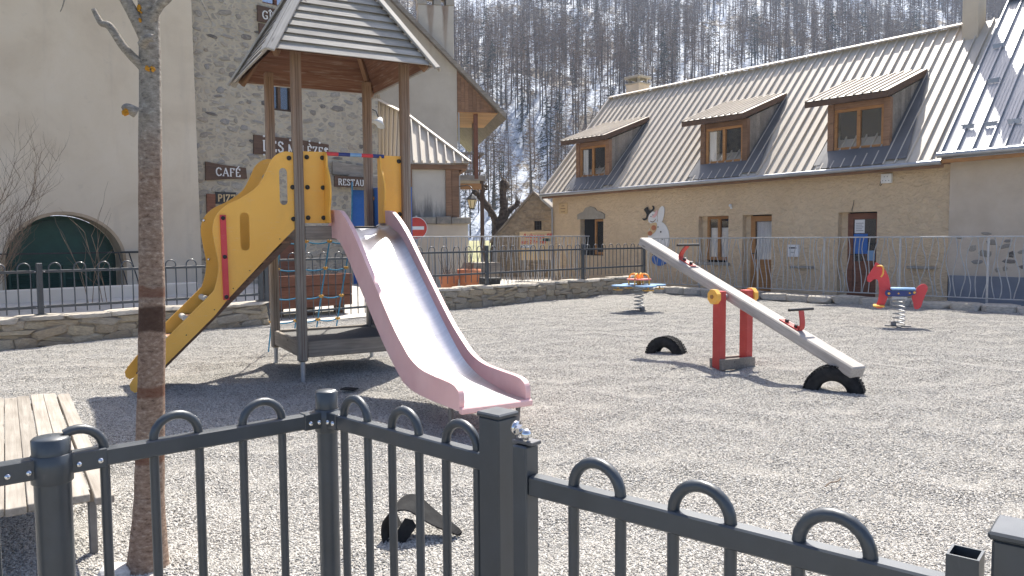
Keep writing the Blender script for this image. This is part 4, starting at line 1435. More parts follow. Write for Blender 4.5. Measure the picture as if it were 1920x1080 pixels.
# porch with hipped metal roof in front of it
PO = thing('hip_roof_porch', 'small porch with pale ribbed hip roof on a stone-capped base', 'porch', (-1.45, 20.8, 0), 10)
MPO = T(-1.45, 20.8, 0) @ RZ(R(10))
MB().box(-1.4, .26, -.10, 2.0, -.1, 1.84).build('base_wall', 'beige_render', PO)
for j, (a, b) in enumerate(((-1.5, -1.05), (-1.04, -.6), (-.59, -.2), (-.19, .33))):
    MB().cbox(a, b, -.22 + .02 * (j % 2), 1.9, 1.845, 2.02 + .015 * (j % 3), .02).build('cap_stone', 'hut_stone', PO)
MB().box(-1.21, -.32, .03, .08, 2.02, 3.32).build('panel', 'graded_render', PO)
for a, b in ((-1.32, -1.212), (-.318, -.16), (-.155, .04)):
    MB().cbox(a, b, -.04, .12, 2.02, 3.32, .01).build('timber_post', 'brown_wood', PO)
MB().box(-.0, .03, .13, 1.9, 2.02, 3.32).build('side_wall', 'beige_render', PO)
MB().cbox(-1.42, .26, -.12, .05, 3.30, 3.43, .01).build('eave_beam', 'brown_wood', PO)
MB().cbox(.16, .27, .06, 1.9, 3.30, 3.43, .01).build('eave_beam', 'brown_wood', PO)
apx = Vector((-1.24, 1.13, 4.87))
e0, e1 = Vector((-1.40, -.2, 3.46)), Vector((.32, -.2, 3.46))
er = Vector((.32, 2.3, 3.46))
MPi = MPO.inverted()
lt, lb = MPi @ Vector((-4.12, 24.0, 5.70)), MPi @ Vector((-3.87, 22.5, 3.93))
rfm = MB()
rfm.add([apx, e1, er], [(0, 1, 2)])
rfm.add([apx, er, lt], [(0, 1, 2)])
prf = rfm.build('roof', 'roof_metal', PO)
nseg = 8
for j in range(nseg):
    sa, sb = e0.x + (e1.x - e0.x) * j / nseg, e0.x + (e1.x - e0.x) * (j + 1) / nseg

    def top(s):
        if s <= apx.x:
            t_ = (s - e0.x) / (apx.x - e0.x)
            return e0.lerp(apx, t_)
        return apx.lerp(e1, (s - apx.x) / (e1.x - apx.x))
    ta, tb = top(sa), top(sb)
    m = MB()
    m.add([(sa, e0.y, e0.z), (sb, e0.y, e0.z), tuple(tb), tuple(ta)], [(0, 1, 2, 3)])
    if (ta - Vector((sa, e0.y, e0.z))).length > .1:
        ax = ta - Vector((sa, e0.y, e0.z))
        Mf = frame((sa + .02, e0.y, e0.z), (sa + .02, e0.y + ax.y, e0.z + ax.z))
        m.box(0, ax.length - .03, -.018, .018, 0, .075, Mf)
    m.build('roof_panel', 'roof_metal', prf)
for j in range(7):
    f0, f1 = j / 7, (j + 1) / 7
    m = MB()
    ta, tb, ba, bb = apx.lerp(lt, f0), apx.lerp(lt, f1), e0.lerp(lb, f0), e0.lerp(lb, f1)
    m.add([tuple(ba), tuple(bb), tuple(tb), tuple(ta)], [(3, 2, 1, 0)])
    Mf = frame(ba.lerp(bb, .1), ta.lerp(tb, .1), (-.5, -.3, 1))
    m.box(0, (ta - ba).length - .03, -.018, .018, 0, .05, Mf)
    m.build('roof_panel', 'roof_metal', prf)
for a, b in ((apx, e1), (apx, e0), (apx, lt)):
    beam('hip_cap', a + Vector((0, 0, .05)), b + Vector((0, 0, .05)), .16, .03, 'roof_metal', prf)

# lantern on its bracket
t = thing('wall_lantern', 'black hexagonal lantern hanging from a bracket beside the balcony', 'lantern', (-1.12, 22.0, 2.25), 10)
m = MB()
m.lathe([(.02, .50), (.03, .46), (.06, .44), (.17, .33), (.175, .31), (.15, .31)], 6, sm=False)
m.lathe([(.0, .02), (.06, .03), (.075, .06), (.06, .06)], 6, sm=False)
for i in range(6):
    a = math.pi / 3 * i
    m.tube([(.07 * math.cos(a), .07 * math.sin(a), .05), (.15 * math.cos(a), .15 * math.sin(a), .31)], .009, 4)
m.build('lantern_frame', 'black_plastic', t)
MB().lathe([(.06, .06), (.135, .30)], 6, sm=False).build('glass', 'lamp_glass', t)
MB().tube(smooth_pts([(0, 0, .5), (0, 0, .62), (-.08, .25, .72), (-.3, .9, .74)], 5), .014, 6).build('bracket', 'black_plastic', t)

# no-entry sign on its pole
t = thing('no_entry_sign', 'round red no entry sign with white bar on a pole', 'road sign', (-2.45, 19.8, .2), 4)
m = MB()
m.lathe([(.001, 0), (.275, 0), (.285, .012), (.275, .024), (.001, .024)], 28, T(0, -.01, 1.53) @ Matrix.Rotation(math.pi / 2, 4, 'X'))
m.build('disc', 'sign_red', t)
MB().box(-.20, .20, -.042, -.036, 1.487, 1.573).build('white_bar', 'white_paint', t)
rim = MB().tube([(.28 * math.cos(2 * math.pi * i / 28), -.03, 1.53 + .28 * math.sin(2 * math.pi * i / 28)) for i in range(28)], .009, 6, closed=True)
rim.build('rim', 'white_paint', t)
MB().cyl((0, .02, -.3), (0, .02, 1.85), .03, 10).build('pole', 'galvanised', t)

# ------------------------------------------------------------------ stone hut with the inn's board
HU = thing('stone_hut', 'small gabled stone hut beside the left corner of the inn', 'hut', (.83, 29.0, 0), -8)
prof = [(-1.44, -.2), (1.35, -.2), (1.35, 1.95), (0, 3.10), (-1.44, 1.52)]
hh = [(.02, .30, 1.76, 2.10)]
hw = MB().prism(prof, 0, .4, 'xz', [[(.02, 1.76), (.30, 1.76), (.30, 2.10), (.02, 2.10)]]).build('front_wall', 'dark_mortar', HU)
MB().box(-1.44, -1.1, .41, 5, -.2, 1.45).box(1.0, 1.35, .41, 5, -.2, 1.8).build('side_walls', 'dark_mortar', HU)
hs = stone_meshes('hut_stone', 9, 9)


def in_hut(x, z, w, h):
    if abs(x - .16) < .14 + w / 2 + .02 and abs(z - 1.93) < .17 + h / 2 + .02:
        return False
    lim = lambda q: 3.10 + (q * 1.097 if q < 0 else -q * .85)
    return z + h / 2 < min(lim(x - w / 2), lim(x + w / 2)) - .02


face_stones(hw, hs, -1.42, 1.33, .2, 3.1, -.0, 150, (.13, .36), (.08, .17), in_hut, 4, 60, pad=.006, depth=.09)
m = MB()
for a, b in (((-1.66, 1.28), (0, 3.12)), ((0, 3.12), (1.62, 1.74))):
    m.add([(a[0], -.18, a[1]), (b[0], -.18, b[1]), (b[0], 5.2, b[1]), (a[0], 5.2, a[1]), (a[0], -.18, a[1] + .1), (b[0], -.18, b[1] + .1), (b[0], 5.2, b[1] + .1), (a[0], 5.2, a[1] + .1)],
          [(0, 1, 2, 3), (7, 6, 5, 4), (0, 4, 5, 1), (1, 5, 6, 2), (3, 0, 4, 7)][:5])
m.build('roof', 'hut_roof', HU)
MB().cbox(-.12, .55, -.06, .1, 2.11, 2.18, .01).build('lintel', 'grey_wood', HU)
MB().box(.02, .30, .2, .22, 1.76, 2.10).build('dark_opening', 'dark_interior', HU)
m = MB()
for x in (.11, .21):
    m.box(x - .008, x + .008, .05, .066, 1.76, 2.10)
m.box(.02, .30, .05, .066, 1.92, 1.936)
m.build('window_bars', 'black_plastic', HU)

t = thing('inn_sign_board', 'cream board with red lettering Auberge standing before the stone hut', 'sign', (.82, 26.45, 0), -4)
MB().cbox(-.55, .55, -.02, .02, .70, 1.67, .006).build('board', 'sign_cream', t)
for x in (-.45, .45):
    MB().cbox(x - .03, x + .03, .021, .08, -.2, 1.6, .005).build('post', 'grey_wood', t)
for txt, x, z, h in (('Auberge **', -.45, 1.46, .22), ('aux 2 Frères', -.51, 1.27, .17)):
    cu = bpy.data.curves.new('lettering', 'FONT')
    cu.body = txt
    cu.size = h
    cu.extrude = .004
    cu.offset = .004
    cu.shear = .15
    cu.materials.append(MATS['sign_red'])
    put('lettering', cu, t, T(x, -.026, z) @ Matrix.Rotation(math.pi / 2, 4, 'X'))
MB().box(-.53, -.13, -.024, -.0205, 1.12, 1.22).build('grey_plate', 'galvanised', t)
m = MB()
for i, wd_ in enumerate((.03, .05, .04, .05, .02)):
    m.box(-.50 + i * .075, -.50 + i * .075 + wd_, -.027, -.024, 1.145, 1.195)
m.build('plate_marks', 'white_paint', t)
MB().box(.25, .51, -.024, -.0205, 1.34, 1.44).build('green_plate', 'green_paint', t)

# ------------------------------------------------------------------ low walls round the playground
ws = stone_meshes('wall_stone', 10, 21, .5)
cs = stone_meshes('cap_stone', 6, 33, .5)


def block_mesh(mat, seed):
    """irregular squared block of unit size, centred"""
    r = random.Random(seed)
    bm = bmesh.new()
    for sx in (-1, 1):
        for sy in (-1, 1):
            for sz in (-1, 1):
                for a in range(3):
                    q = [sx, sy, sz]
                    p = [.5 * q[i] * (r.uniform(.86, 1.06) if i == a else r.uniform(.45, .88)) for i in range(3)]
                    bm.verts.new(p)
    bmesh.ops.convex_hull(bm, input=bm.verts[:])
    bm.verts.index_update()
    v = [tuple(x.co) for x in bm.verts]
    f = [tuple(x.index for x in fc.verts) for fc in bm.faces]
    bm.free()
    return MB().add(v, f).mesh('stone', mat)


blk = [block_mesh('wall_stone', 100 + i) for i in range(10)]
cap = [block_mesh('cap_stone', 200 + i) for i in range(6)]


def low_wall(name, label, o, ang, s0, s1, ht, depth, seed, rows=3, kerb=False):
    r = random.Random(seed)
    t = thing(name, label, 'wall', o, ang)
    if not kerb:
        MB().box(s0 + .03, s1 - .03, .025, depth - .03, -.1, ht - .06).build('mortar_core', 'dark_mortar', t)
        z = -.03
        for k in range(rows):
            hr = (ht - .05) / rows * (1.15 if k == 0 else .95)
            x = s0
            while x < s1 - .05:
                w_ = min(r.uniform(.13, .52), s1 - x)
                two = r.random() < .35
                for q in range(2 if two else 1):
                    hh_ = hr / (2 if two else 1)
                    M_ = T(x + w_ / 2, depth / 2 - .02 + r.uniform(-.02, .02), z + hh_ * (q + .5)) @ RZ(r.uniform(-.07, .07) + (math.pi if r.random() < .5 else 0)) @ Matrix.Rotation(r.uniform(-.2, .2), 4, 'Y')
                    put('stone', r.choice(blk), t, M_ @ Matrix.Diagonal((w_ * r.uniform(1.08, 1.25), depth * r.uniform(.96, 1.06), hh_ * r.uniform(1.1, 1.4), 1)))
                x += w_
            z += hr
    x = s0
    while x < s1 - .05:
        w_ = min(r.uniform(.30, .75), s1 - x)
        hh_ = r.uniform(.055, .09) if not kerb else ht * r.uniform(.85, 1.1)
        zc = (ht - hh_ / 2 + r.uniform(-.012, .012)) if not kerb else hh_ / 2 - .03
        M_ = T(x + w_ / 2, depth / 2 - .01 + r.uniform(-.025, .02), zc) @ RZ(r.uniform(-.05, .05)) @ Matrix.Rotation(r.uniform(-.03, .03), 4, 'Y')
        put('capping_stone', r.choice(cap), t, M_ @ Matrix.Diagonal((w_ * 1.05, depth * 1.14, hh_, 1)))
        x += w_
    return t


low_wall('low_stone_wall', 'low rough stone wall under the hoop fence before the beige house', B_O, B_A, -5.5, 3.85, .42, .34, 1)
low_wall('low_stone_wall', 'low rough stone wall under the hoop fence right of the slide', B_O, B_A, 6.9, 14.62, .44, .34, 2)
low_wall('stone_kerb', 'knee-low kerb of pale flat stones under the wavy railing', K_O, K_A, .2, 17, .19, .38, 3, kerb=True)

# ------------------------------------------------------------------ hoop-top fences
def hoop_mesh(pitch, r, z_leg0, z_leg1, z_rail, cut=False, seg=8):
    """two legs joined by a half-round hoop above the rail"""
    R_ = pitch / 2
    zb = z_rail + .042
    n = 12
    pts = [(-R_, 0, z_leg0), (-R_, 0, zb)]
    pts += [(-R_ * math.cos(math.pi * i / n), 0, zb + R_ * math.sin(math.pi * i / n)) for i in range(1, n)]
    pts += [(R_, 0, zb), (R_, 0, z_leg1)]
    if cut:
        pts = pts[n // 2 - 1:]
    return MB().tube(pts, r, seg).mesh('hoop_bar', 'fence_paint')


def back_fence(name, label, posts, rails, o, ang, n_off, legs, post_z, pitch=.155, gaps=.155, post_r=.035, foot=True):
    t = thing(name, label, 'fence', o, ang)
    zl, zu = rails
    hm = shared((name, label, 'hoop'), lambda: hoop_mesh(pitch, .0095, legs, legs, zu, seg=6))
    for s in posts:
        p = MB().cbox(s - post_r, s + post_r, n_off - post_r, n_off + post_r, post_z[0], post_z[1], .006).build('post', 'fence_paint', t)
        if foot:
            MB().cbox(s - .07, s + .07, n_off - .07, n_off + .07, post_z[0] - .005, post_z[0] + .012, .003).build('post_foot', 'fence_paint', p)
        for z in rails:
            for d in (-.055, .055):
                MB().ball((s + d, n_off - .024, z), .008, 6, 4).build('bolt', 'chrome', p)
    for a, b in zip(posts, posts[1:]):
        for z in rails:
            beam('rail', (a + post_r, n_off, z), (b - post_r, n_off, z), .032, .04, 'fence_paint', t, bev=.003)
        L = b - a - 2 * post_r
        n = max(1, int((L - .05) / (pitch + gaps) + .5))
        step = L / n
        for i in range(n):
            put('hoop_bar', hm, t, T(a + post_r + step * (i + .5), n_off, 0))
    return t


back_fence('hoop_fence', 'black hoop-top fence on the low wall before the beige house', [-2.55, .53, 3.80], (.53, 1.03), B_O, B_A, .14, .44, (.42, 1.15))
back_fence('hoop_gate', 'black hoop-top gate panel seen through the climbing tower', [3.90, 6.75], (.18, 1.10), B_O, B_A, .14, .06, (-.02, 1.15), foot=False)
back_fence('hoop_fence', 'black hoop-top fence on the low wall right of the slide', [6.95, 8.955, 12.1, 14.56], (.70, 1.17), B_O, B_A, .14, .52, (.44, 1.30))

# wavy galvanised railing along the lane
def wavy_rail(label, o, ang, s0, s1, n_off, z0, z1, seed):
    r = random.Random(seed)
    t = thing('wavy_railing', label, 'railing', o, ang)
    beam('top_rail', (s0, n_off, z1), (s1, n_off, z1), .04, .03, 'galvanised', t, bev=.003)
    beam('bottom_rail', (s0, n_off, z0), (s1, n_off, z0), .04, .02, 'galvanised', t, bev=.003)
    k = s0
    while k <= s1 + .01:
        MB().box(k - .02, k + .02, n_off - .006, n_off + .006, z0 - .32, z1 - .016).build('post', 'galvanised', t)
        k += 1.62
    ms = []
    for i in range(12):
        am = r.uniform(.02, .055)
        ph, fr = r.uniform(0, 6.28), r.uniform(.7, 1.3)
        off = r.uniform(-.05, .05)
        pts = []
        for j in range(11):
            u = j / 10
            pts.append((off * (u - .5) + am * math.sin(ph + u * 6.28 * fr), 0, z0 + .01 + (z1 - z0 - .024) * u))
        ms.append(MB().tube(pts, .0098, 5).mesh('wavy_bar', 'galvanised'))
    x = s0 + .08
    while x < s1 - .05:
        put('wavy_bar', r.choice(ms), t, T(x, n_off, 0))
        x += r.uniform(.085, .15)
    return t


wavy_rail('galvanised railing of wavy bars along the inn, behind the red horse', K_O, K_A, -.25, 17, .45, .22, 1.42, 4)
wavy_rail('galvanised railing of wavy bars behind the black hoop fence', B_O, B_A, 8.2, 15.2, 2.6, .14, 1.50, 5)

# ------------------------------------------------------------------ street things behind the fence
PL = thing('wooden_planter', 'brown wooden planter box of horizontal boards behind the black gate', 'planter', B_O, B_A)
for j in range(3):
    z = .18 + j * .205
    beam('front_board', (4.45, .80, z + .10), (5.98, .80, z + .10), .04, .195, 'red_brown_wood', PL)
    beam('side_board', (4.43, .83, z + .10), (4.43, 1.32, z + .10), .04, .195, 'red_brown_wood', PL)
    beam('side_board', (6.0, .83, z + .10), (6.0, 1.32, z + .10), .04, .195, 'red_brown_wood', PL)
for x in (4.55, 5.2, 5.85):
    beam('foot', (x, 1.05, .0), (x, 1.05, .19), .16, .16, 'dark_brown_wood', PL)
MB().box(4.46, 5.97, .83, 1.32, .2, .70).build('soil', 'earth', PL)
tw = MB()
for i in range(60):
    x, y = rnd.uniform(4.55, 5.9), rnd.uniform(.9, 1.25)
    h = rnd.uniform(.1, .32)
    tw.tube([(x, y, .68), (x + rnd.uniform(-.05, .05), y, .68 + h * .6), (x + rnd.uniform(-.14, .14), y + rnd.uniform(-.1, .1), .68 + h)], [.004, .003, .001], 3, False)
tw.build('dry_plants', 'dry_twig', PL)


def flower_pot(loc, r, h, label):
    t = thing('flower_pot', label, 'flower pot', loc, rnd.uniform(0, 60))
    MB().lathe([(.001, .0), (r * .72, 0), (r * .97, h * .80), (r * 1.08, h * .80), (r * 1.10, h), (r * .95, h), (r * .93, h * .9), (.001, h * .9)], 20).build('pot', 'terracotta', t)
    m = MB()
    for i in range(26):
        a, q = rnd.uniform(0, 6.28), rnd.uniform(0, r * .8)
        l = rnd.uniform(.15, .7)
        b = rnd.uniform(0, 6.28)
        p = [(q * math.cos(a), q * math.sin(a), h * .88)]
        for k in range(1, 4):
            p.append((p[0][0] + .16 * l * k * math.cos(b) * .6 + rnd.uniform(-.03, .03), p[0][1] + .16 * l * k * math.sin(b) * .6, p[0][2] + l * k / 3))
        m.tube(p, [.006, .005, .003, .001], 4, False)
    m.build('bare_stems', 'dry_twig', t)
    return t


flower_pot((-1.43, 17.5, .13), .22, .50, 'smaller terracotta pot with bare stems behind the hoop fence, on the left')
flower_pot((-.98, 17.6, .13), .25, .62, 'large terracotta tub with bare stems behind the hoop fence, on the right')
t = thing('wooden_trough', 'low grey wooden box with slanted lid behind the hoop fence', 'box', (-.75, 19.0, 0), 35)
MB().cbox(-.35, .35, -.25, .25, 0, .62, .01).build('body', 'grey_wood', t)
MB().prism([(-.45, .62), (.45, .62), (.30, .86), (-.30, .86)], -.35, .35).build('lid', 'grey_wood', t)
t = thing('spare_pot', 'dark square planter beside the terracotta tub', 'planter', (-.52, 17.9, 0), 20)
MB().prism([(-.16, 0), (.16, 0), (.2, .5), (-.2, .5)], -.18, .18).build('body', 'black_plastic', t)
MB().cbox(-.22, .22, -.21, .21, .5, .54, .008).build('rim', 'black_plastic', t)


def twig_shrub(name, label, loc, n, ht, spread, seed, rad=.007, lvl=3):
    r = random.Random(seed)
    t = thing(name, label, 'shrub', loc)
    stems, twigs = MB(), MB()

    def grow(p, d, L, rr, k, m):
        pts = [p]
        q = p.copy()
        dd = d.copy()
        for i in range(4):
            dd = (dd + Vector((r.uniform(-.22, .22), r.uniform(-.22, .22), r.uniform(-.05, .16)))).normalized()
            q = q + dd * L / 4
            pts.append(q.copy())
        m.tube(pts, [rr * (1 - .16 * i) for i in range(5)], 4, False)
        if k > 0:
            for i in range(1, 5):
                for _ in range(2 if k > 1 else 1):
                    nd = (dd + Vector((r.uniform(-.9, .9), r.uniform(-.9, .9), r.uniform(-.1, .6)))).normalized()
                    grow(pts[i], nd, L * r.uniform(.35, .6), rr * .55, k - 1, twigs)
    for i in range(n):
        a = r.uniform(0, 6.28)
        d = Vector((math.cos(a) * spread, math.sin(a) * spread, 1)).normalized()
        grow(Vector((r.uniform(-.2, .2), r.uniform(-.2, .2), 0)), d, ht * r.uniform(.6, 1), rad, lvl - 1, stems)
    stems.build('stems', 'dry_twig', t)
    twigs.build('twigs', 'dry_twig', t)
    return t


twig_shrub('bare_shrub', 'bare brown shrub at the left edge before the beige wall', (-8.35, 12.0, .35), 7, 1.9, .42, 5, .010, 4)
twig_shrub('bare_shrub', 'few tall thin bare stems before the green arched door', (-7.0, 12.9, .40), 4, 1.4, .10, 8, .007, 2)

# pollarded tree behind the lantern
PT = thing('pollard_tree', 'gnarled pollarded tree with knobbly stubs beside the stone hut', 'tree', (-.62, 30.0, 0))
trk = MB()
trk.tube(smooth_pts([(0, 0, -.2), (.02, 0, .8), (.1, 0, 1.6), (.18, 0, 2.0)], 4), [.34, .32, .30, .29, .28, .27, .26, .25, .25, .25, .24, .24, .24], 10)
trk.build('trunk', 'dark_bark', PT)
lim = MB()
for pts, r0 in (([(.15, 0, 1.9), (.32, 0, 2.5), (.30, .1, 3.1), (.34, .05, 3.55)], .2), ([(.12, 0, 1.85), (-.1, -.1, 2.35), (-.42, -.1, 2.85), (-.75, 0, 3.25)], .16), ([(.2, .1, 1.9), (.5, .3, 2.5), (.9, .5, 2.8)], .14), ([(-.42, -.1, 2.85), (-.5, .1, 3.2), (-.4, .1, 3.4)], .09)):
    sp = smooth_pts(pts, 5)
    lim.tube(sp, [r0 * (1 - .35 * i / len(sp)) * rnd.uniform(.85, 1.2) for i in range(len(sp))], 8)
    e = sp[-1]
    for _ in range(4):
        lim.ball((e.x + rnd.uniform(-.08, .08), e.y + rnd.uniform(-.08, .08), e.z + rnd.uniform(-.06, .1)), r0 * rnd.uniform(.55, .9), 7, 5)
lim.build('limbs', 'dark_bark', PT)
sh = MB()
for _ in range(70):
    base = rnd.choice([(.34, .05, 3.55), (-.75, 0, 3.25), (.9, .5, 2.8), (-.4, .1, 3.4)])
    a = rnd.uniform(0, 6.28)
    l = rnd.uniform(.3, .8)
    sh.tube([base, (base[0] + .25 * l * math.cos(a), base[1] + .25 * l * math.sin(a), base[2] + .6 * l), (base[0] + .45 * l * math.cos(a), base[1] + .45 * l * math.sin(a), base[2] + l)], [.010, .007, .002], 3, False)
sh.build('crown', 'dry_twig', PT)

# ------------------------------------------------------------------ larch forest on the slope
def larch_geo(seed, ht=14.0, spruce=False, lod=1.0):
    r = random.Random(seed)
    tv, tf, cv, cf = [], [], [], []
    seg = 5 if lod == 1 else 3
    lean = (r.uniform(-.25, .25), r.uniform(-.25, .25))
    lv = 5 if lod == 1 else 3
    for i in range(lv + 1):
        u = i / lv
        rad = .125 * (1 - u) ** .8 + .010
        for j in range(seg):
            a = 2 * math.pi * j / seg
            tv.append((lean[0] * u * u * 2 + rad * math.cos(a), lean[1] * u * u * 2 + rad * math.sin(a), u * ht - (.8 if i == 0 else 0)))
    for i in range(lv):
        for j in range(seg):
            a, b = i * seg + j, i * seg + (j + 1) % seg
            tf.append((a, b, b + seg, a + seg))
    nb = int((150 if not spruce else 150) * (1 if lod == 1 else .60))

    def strip(p, q, w):
        d = (q - p)
        s = d.cross(Vector((r.uniform(-1, 1), r.uniform(-1, 1), r.uniform(-1, 1))))
        s = s.normalized() * w if s.length > 1e-6 else Vector((w, 0, 0))
        b = len(cv)
        cv.extend([tuple(p - s), tuple(p + s), tuple(q)])
        cf.append((b, b + 1, b + 2))
    for i in range(nb):
        u = (.30 if not spruce else .10) + (.69 if not spruce else .89) * (i / nb) ** .85
        u = min(.99, max(.06, u + r.uniform(-.02, .02)))
        L = (2.1 if not spruce else 2.3) * (1 - u) ** .75 * r.uniform(.55, 1.15) + .22
        if not spruce and u < .45 and r.random() < .45:
            L *= .55
        a = r.uniform(0, 6.28)
        dr = r.uniform(-.25, .22) if not spruce else -.35
        d = Vector((math.cos(a), math.sin(a), dr))
        p = Vector((lean[0] * u * u * 2, lean[1] * u * u * 2, u * ht))
        q = p + d * L + Vector((0, 0, .12 * L))
        strip(p, q, .026 / lod ** .4)
        for k in range((4 if not spruce else 6) if lod == 1 else 3):
            f = r.uniform(.3, 1.0)
            s = p.lerp(q, f)
            e = s + Vector((math.cos(a + r.choice((-1, 1)) * r.uniform(.5, 1.2)), math.sin(a + r.choice((-1, 1)) * r.uniform(.5, 1.2)), r.uniform(-.9, .3))) * L * r.uniform(.25, .65)
            strip(s, e, (.027 if not spruce else .055) / (1 if lod == 1 else .62))
    return tv, tf, cv, cf


def mesh_raw(name, v, f, mat):
    me = bpy.data.meshes.new(name)
    me.from_pydata(v, [], f)
    me.materials.append(MATS[mat])
    return me


def mesh_np(name, V, Fc, mat):
    me = bpy.data.meshes.new(name)
    n, m = Fc.shape
    me.vertices.add(len(V))
    me.vertices.foreach_set('co', V.astype(np.float32).ravel())
    me.loops.add(n * m)
    me.loops.foreach_set('vertex_index', Fc.astype(np.int32).ravel())
    me.polygons.add(n)
    me.polygons.foreach_set('loop_start', np.arange(0, n * m, m, dtype=np.int32))
    me.update(calc_edges=True)
    me.materials.append(MATS[mat])
    return me


geos = [larch_geo(s) for s in range(7)]
sgeo = [larch_geo(50 + s, 13, True) for s in range(2)]
fgeo = [larch_geo(s, lod=.4) for s in range(7)]
fsgeo = [larch_geo(50 + s, 13, True, .4) for s in range(2)]
gm_l = [(mesh_raw('trunk', g[0], g[1], 'larch_bark'), mesh_raw('crown', g[2], g[3], 'larch_twig')) for g in geos]
gm_s = [(mesh_raw('trunk', g[0], g[1], 'larch_bark'), mesh_raw('crown', g[2], g[3], 'spruce_needle')) for g in sgeo]
rs = np.random.RandomState(4)
cand = []
tries = 0
cells = {}
while len(cand) < 4600 and tries < 60000:
    tries += 1
    y = 84 + 215 * rs.rand() ** 1.0
    x = y * rs.uniform(-.30, .76)
    den = hash_noise(np.array([x]), np.array([y * 1.6]), 17, 9)[0] + .5
    den += .22 * (hash_noise(np.array([x + .2 * y]), np.array([y * .5]), 23, 12)[0] * 2)
    q_ = x / y
    if y < 128:
        den += .12
    if abs(q_ - .285 - .03 * math.sin(y * .06)) < .017 and y > 120:
        continue
    if -.075 < q_ < .005 and 205 < y < 245 and rs.rand() < .7:
        continue
    if rs.rand() > max(.26 if y < 135 else .92, (den - .30) * (2.0 if y < 140 else 3.2)):
        continue
    key = (int(x // 1.9), int(y // 2.6))
    if key in cells:
        continue
    cells[key] = 1
    cand.append((x, y))
zz = hill_z(np.array([c[0] for c in cand]), np.array([c[1] for c in cand]))


def showing(c):
    # distance decides how large a tree shows; those hidden behind the houses come last
    q = c[0] / c[1]
    vis = (-.085 < q < .58) or (-.17 < q < -.125 and c[1] > 120)
    return (0 if vis else 1, c[1])


order = sorted(range(len(cand)), key=lambda i: showing(cand[i]))
far_t = {'larch_bark': [[], []], 'larch_twig': [[], []], 'spruce_needle': [[], []]}
n_l = n_s = 0
far_n = {}
for idx in order:
    (x, y), z = cand[idx], float(zz[idx])
    sp = rs.rand() < .07
    sc = rs.uniform(.55, 1.0)
    rz = rs.uniform(0, 6.28)
    k = rs.randint(0, 2 if sp else 7)
    vis = showing((x, y))[0] == 0
    if vis and ((sp and n_s < 60) or (not sp and n_l < 300)):
        if sp:
            n_s += 1
            t = thing('spruce_tree', 'dark green spruce standing among the bare larches on the slope', 'tree', (x, y, z), 0, 'dark spruces in the larch forest')
        else:
            n_l += 1
            t = thing('larch_tree', 'tall bare brown larch in the front of the forest on the snowy slope', 'tree', (x, y, z), 0, 'bare larches on the snowy slope')
        t.matrix_basis = T(x, y, z) @ RZ(rz) @ Matrix.Diagonal((sc, sc, sc, 1))
        a, b = (gm_s if sp else gm_l)[k]
        put('trunk', a, t)
        put('crown', b, t)
    else:
        g = (fsgeo if sp else fgeo)[k]
        c_, s_ = math.cos(rz) * sc, math.sin(rz) * sc
        for (vv, ff, mt) in ((g[0], g[1], 'larch_bark'), (g[2], g[3], 'spruce_needle' if sp else 'larch_twig')):
            V = np.array(vv)
            W = np.stack([V[:, 0] * c_ - V[:, 1] * s_ + x, V[:, 0] * s_ + V[:, 1] * c_ + y, V[:, 2] * sc + z], 1)
            A = far_t[mt]
            off = far_n.get(mt, 0)
            far_n[mt] = off + len(W)
            A[0].append(W)
            A[1].append(np.array(ff) + off)
FO = bpy.data.objects.new('larch_forest', None)
COL.objects.link(FO)
FO['kind'] = 'stuff'
FO['label'] = 'the rest of the bare larch forest farther up the snowy slope'
FO['category'] = 'forest'
for mt, (Vs, Fs) in far_t.items():
    if not Vs:
        continue
    me = mesh_np('forest', np.concatenate(Vs), np.concatenate(Fs), mt)
    o = put({'larch_bark': 'trunks', 'larch_twig': 'crowns', 'spruce_needle': 'spruce_crowns'}[mt], me, FO)
    o['kind'] = 'stuff'

# thin mountain air
hzm = MB().box(-260, 450, -12, 430, -3, 230)
ho = hzm.build('haze', 'haze_air', None)
ho['kind'] = 'stuff'
ho['label'] = 'thin pale haze in the mountain air'

# ------------------------------------------------------------------ climbing tower with stair, slide and net
TW = thing('play_tower', 'wooden climbing tower with pointed roof, yellow stair and pink slide', 'play tower', (-2.16, 7.84, 0), 29.5)
SD, SY = 1.16, 1.22
for (x, y) in ((0, 0), (SD, 0), (0, SY), (SD, SY)):
    p = beam('post', (x, y, .20), (x, y, 3.36), .095, .095, 'post_wood', TW, bev=.012)
    MB().cyl((x, y, -.05), (x, y, .21), .024, 12).build('post_foot', 'galvanised', TW)
    for dy in (-.012, .012):
        MB().box(.02, 3.10, dy - .002, dy + .002, -.0485, -.0478).build('groove', 'dark_brown_wood', p)


def bolt_mesh(r=.024):
    return MB().lathe([(r, 0), (r, .006), (r * .8, .016), (r * .3, .02), (.001, .02)], 12).mesh('bolt_cap', 'black_plastic')


BC = bolt_mesh()


def bolt(par, x, y, z, d='-y', sc=1.0):
    rot = {'-y': Matrix.Rotation(math.pi / 2, 4, 'X'), 'x': Matrix.Rotation(math.pi / 2, 4, 'Y')}[d]
    return put('bolt_cap', BC, par, T(x, y, z) @ rot @ Matrix.Diagonal((sc, sc, sc, 1)))


# lower deck box
for a, b in (((.05, 0, .32), (SD - .05, 0, .32)), ((0, .05, .32), (0, SY - .05, .32)), ((.05, SY, .32), (SD - .05, SY, .32)), ((SD, .05, .32), (SD, SY - .05, .32))):
    bd = beam('lower_deck_board', a, b, .045, .165, 'grey_wood', TW)
MB().box(.03, SD - .03, .03, SY - .03, .27, .375).build('lower_deck', 'deck_grit', TW)
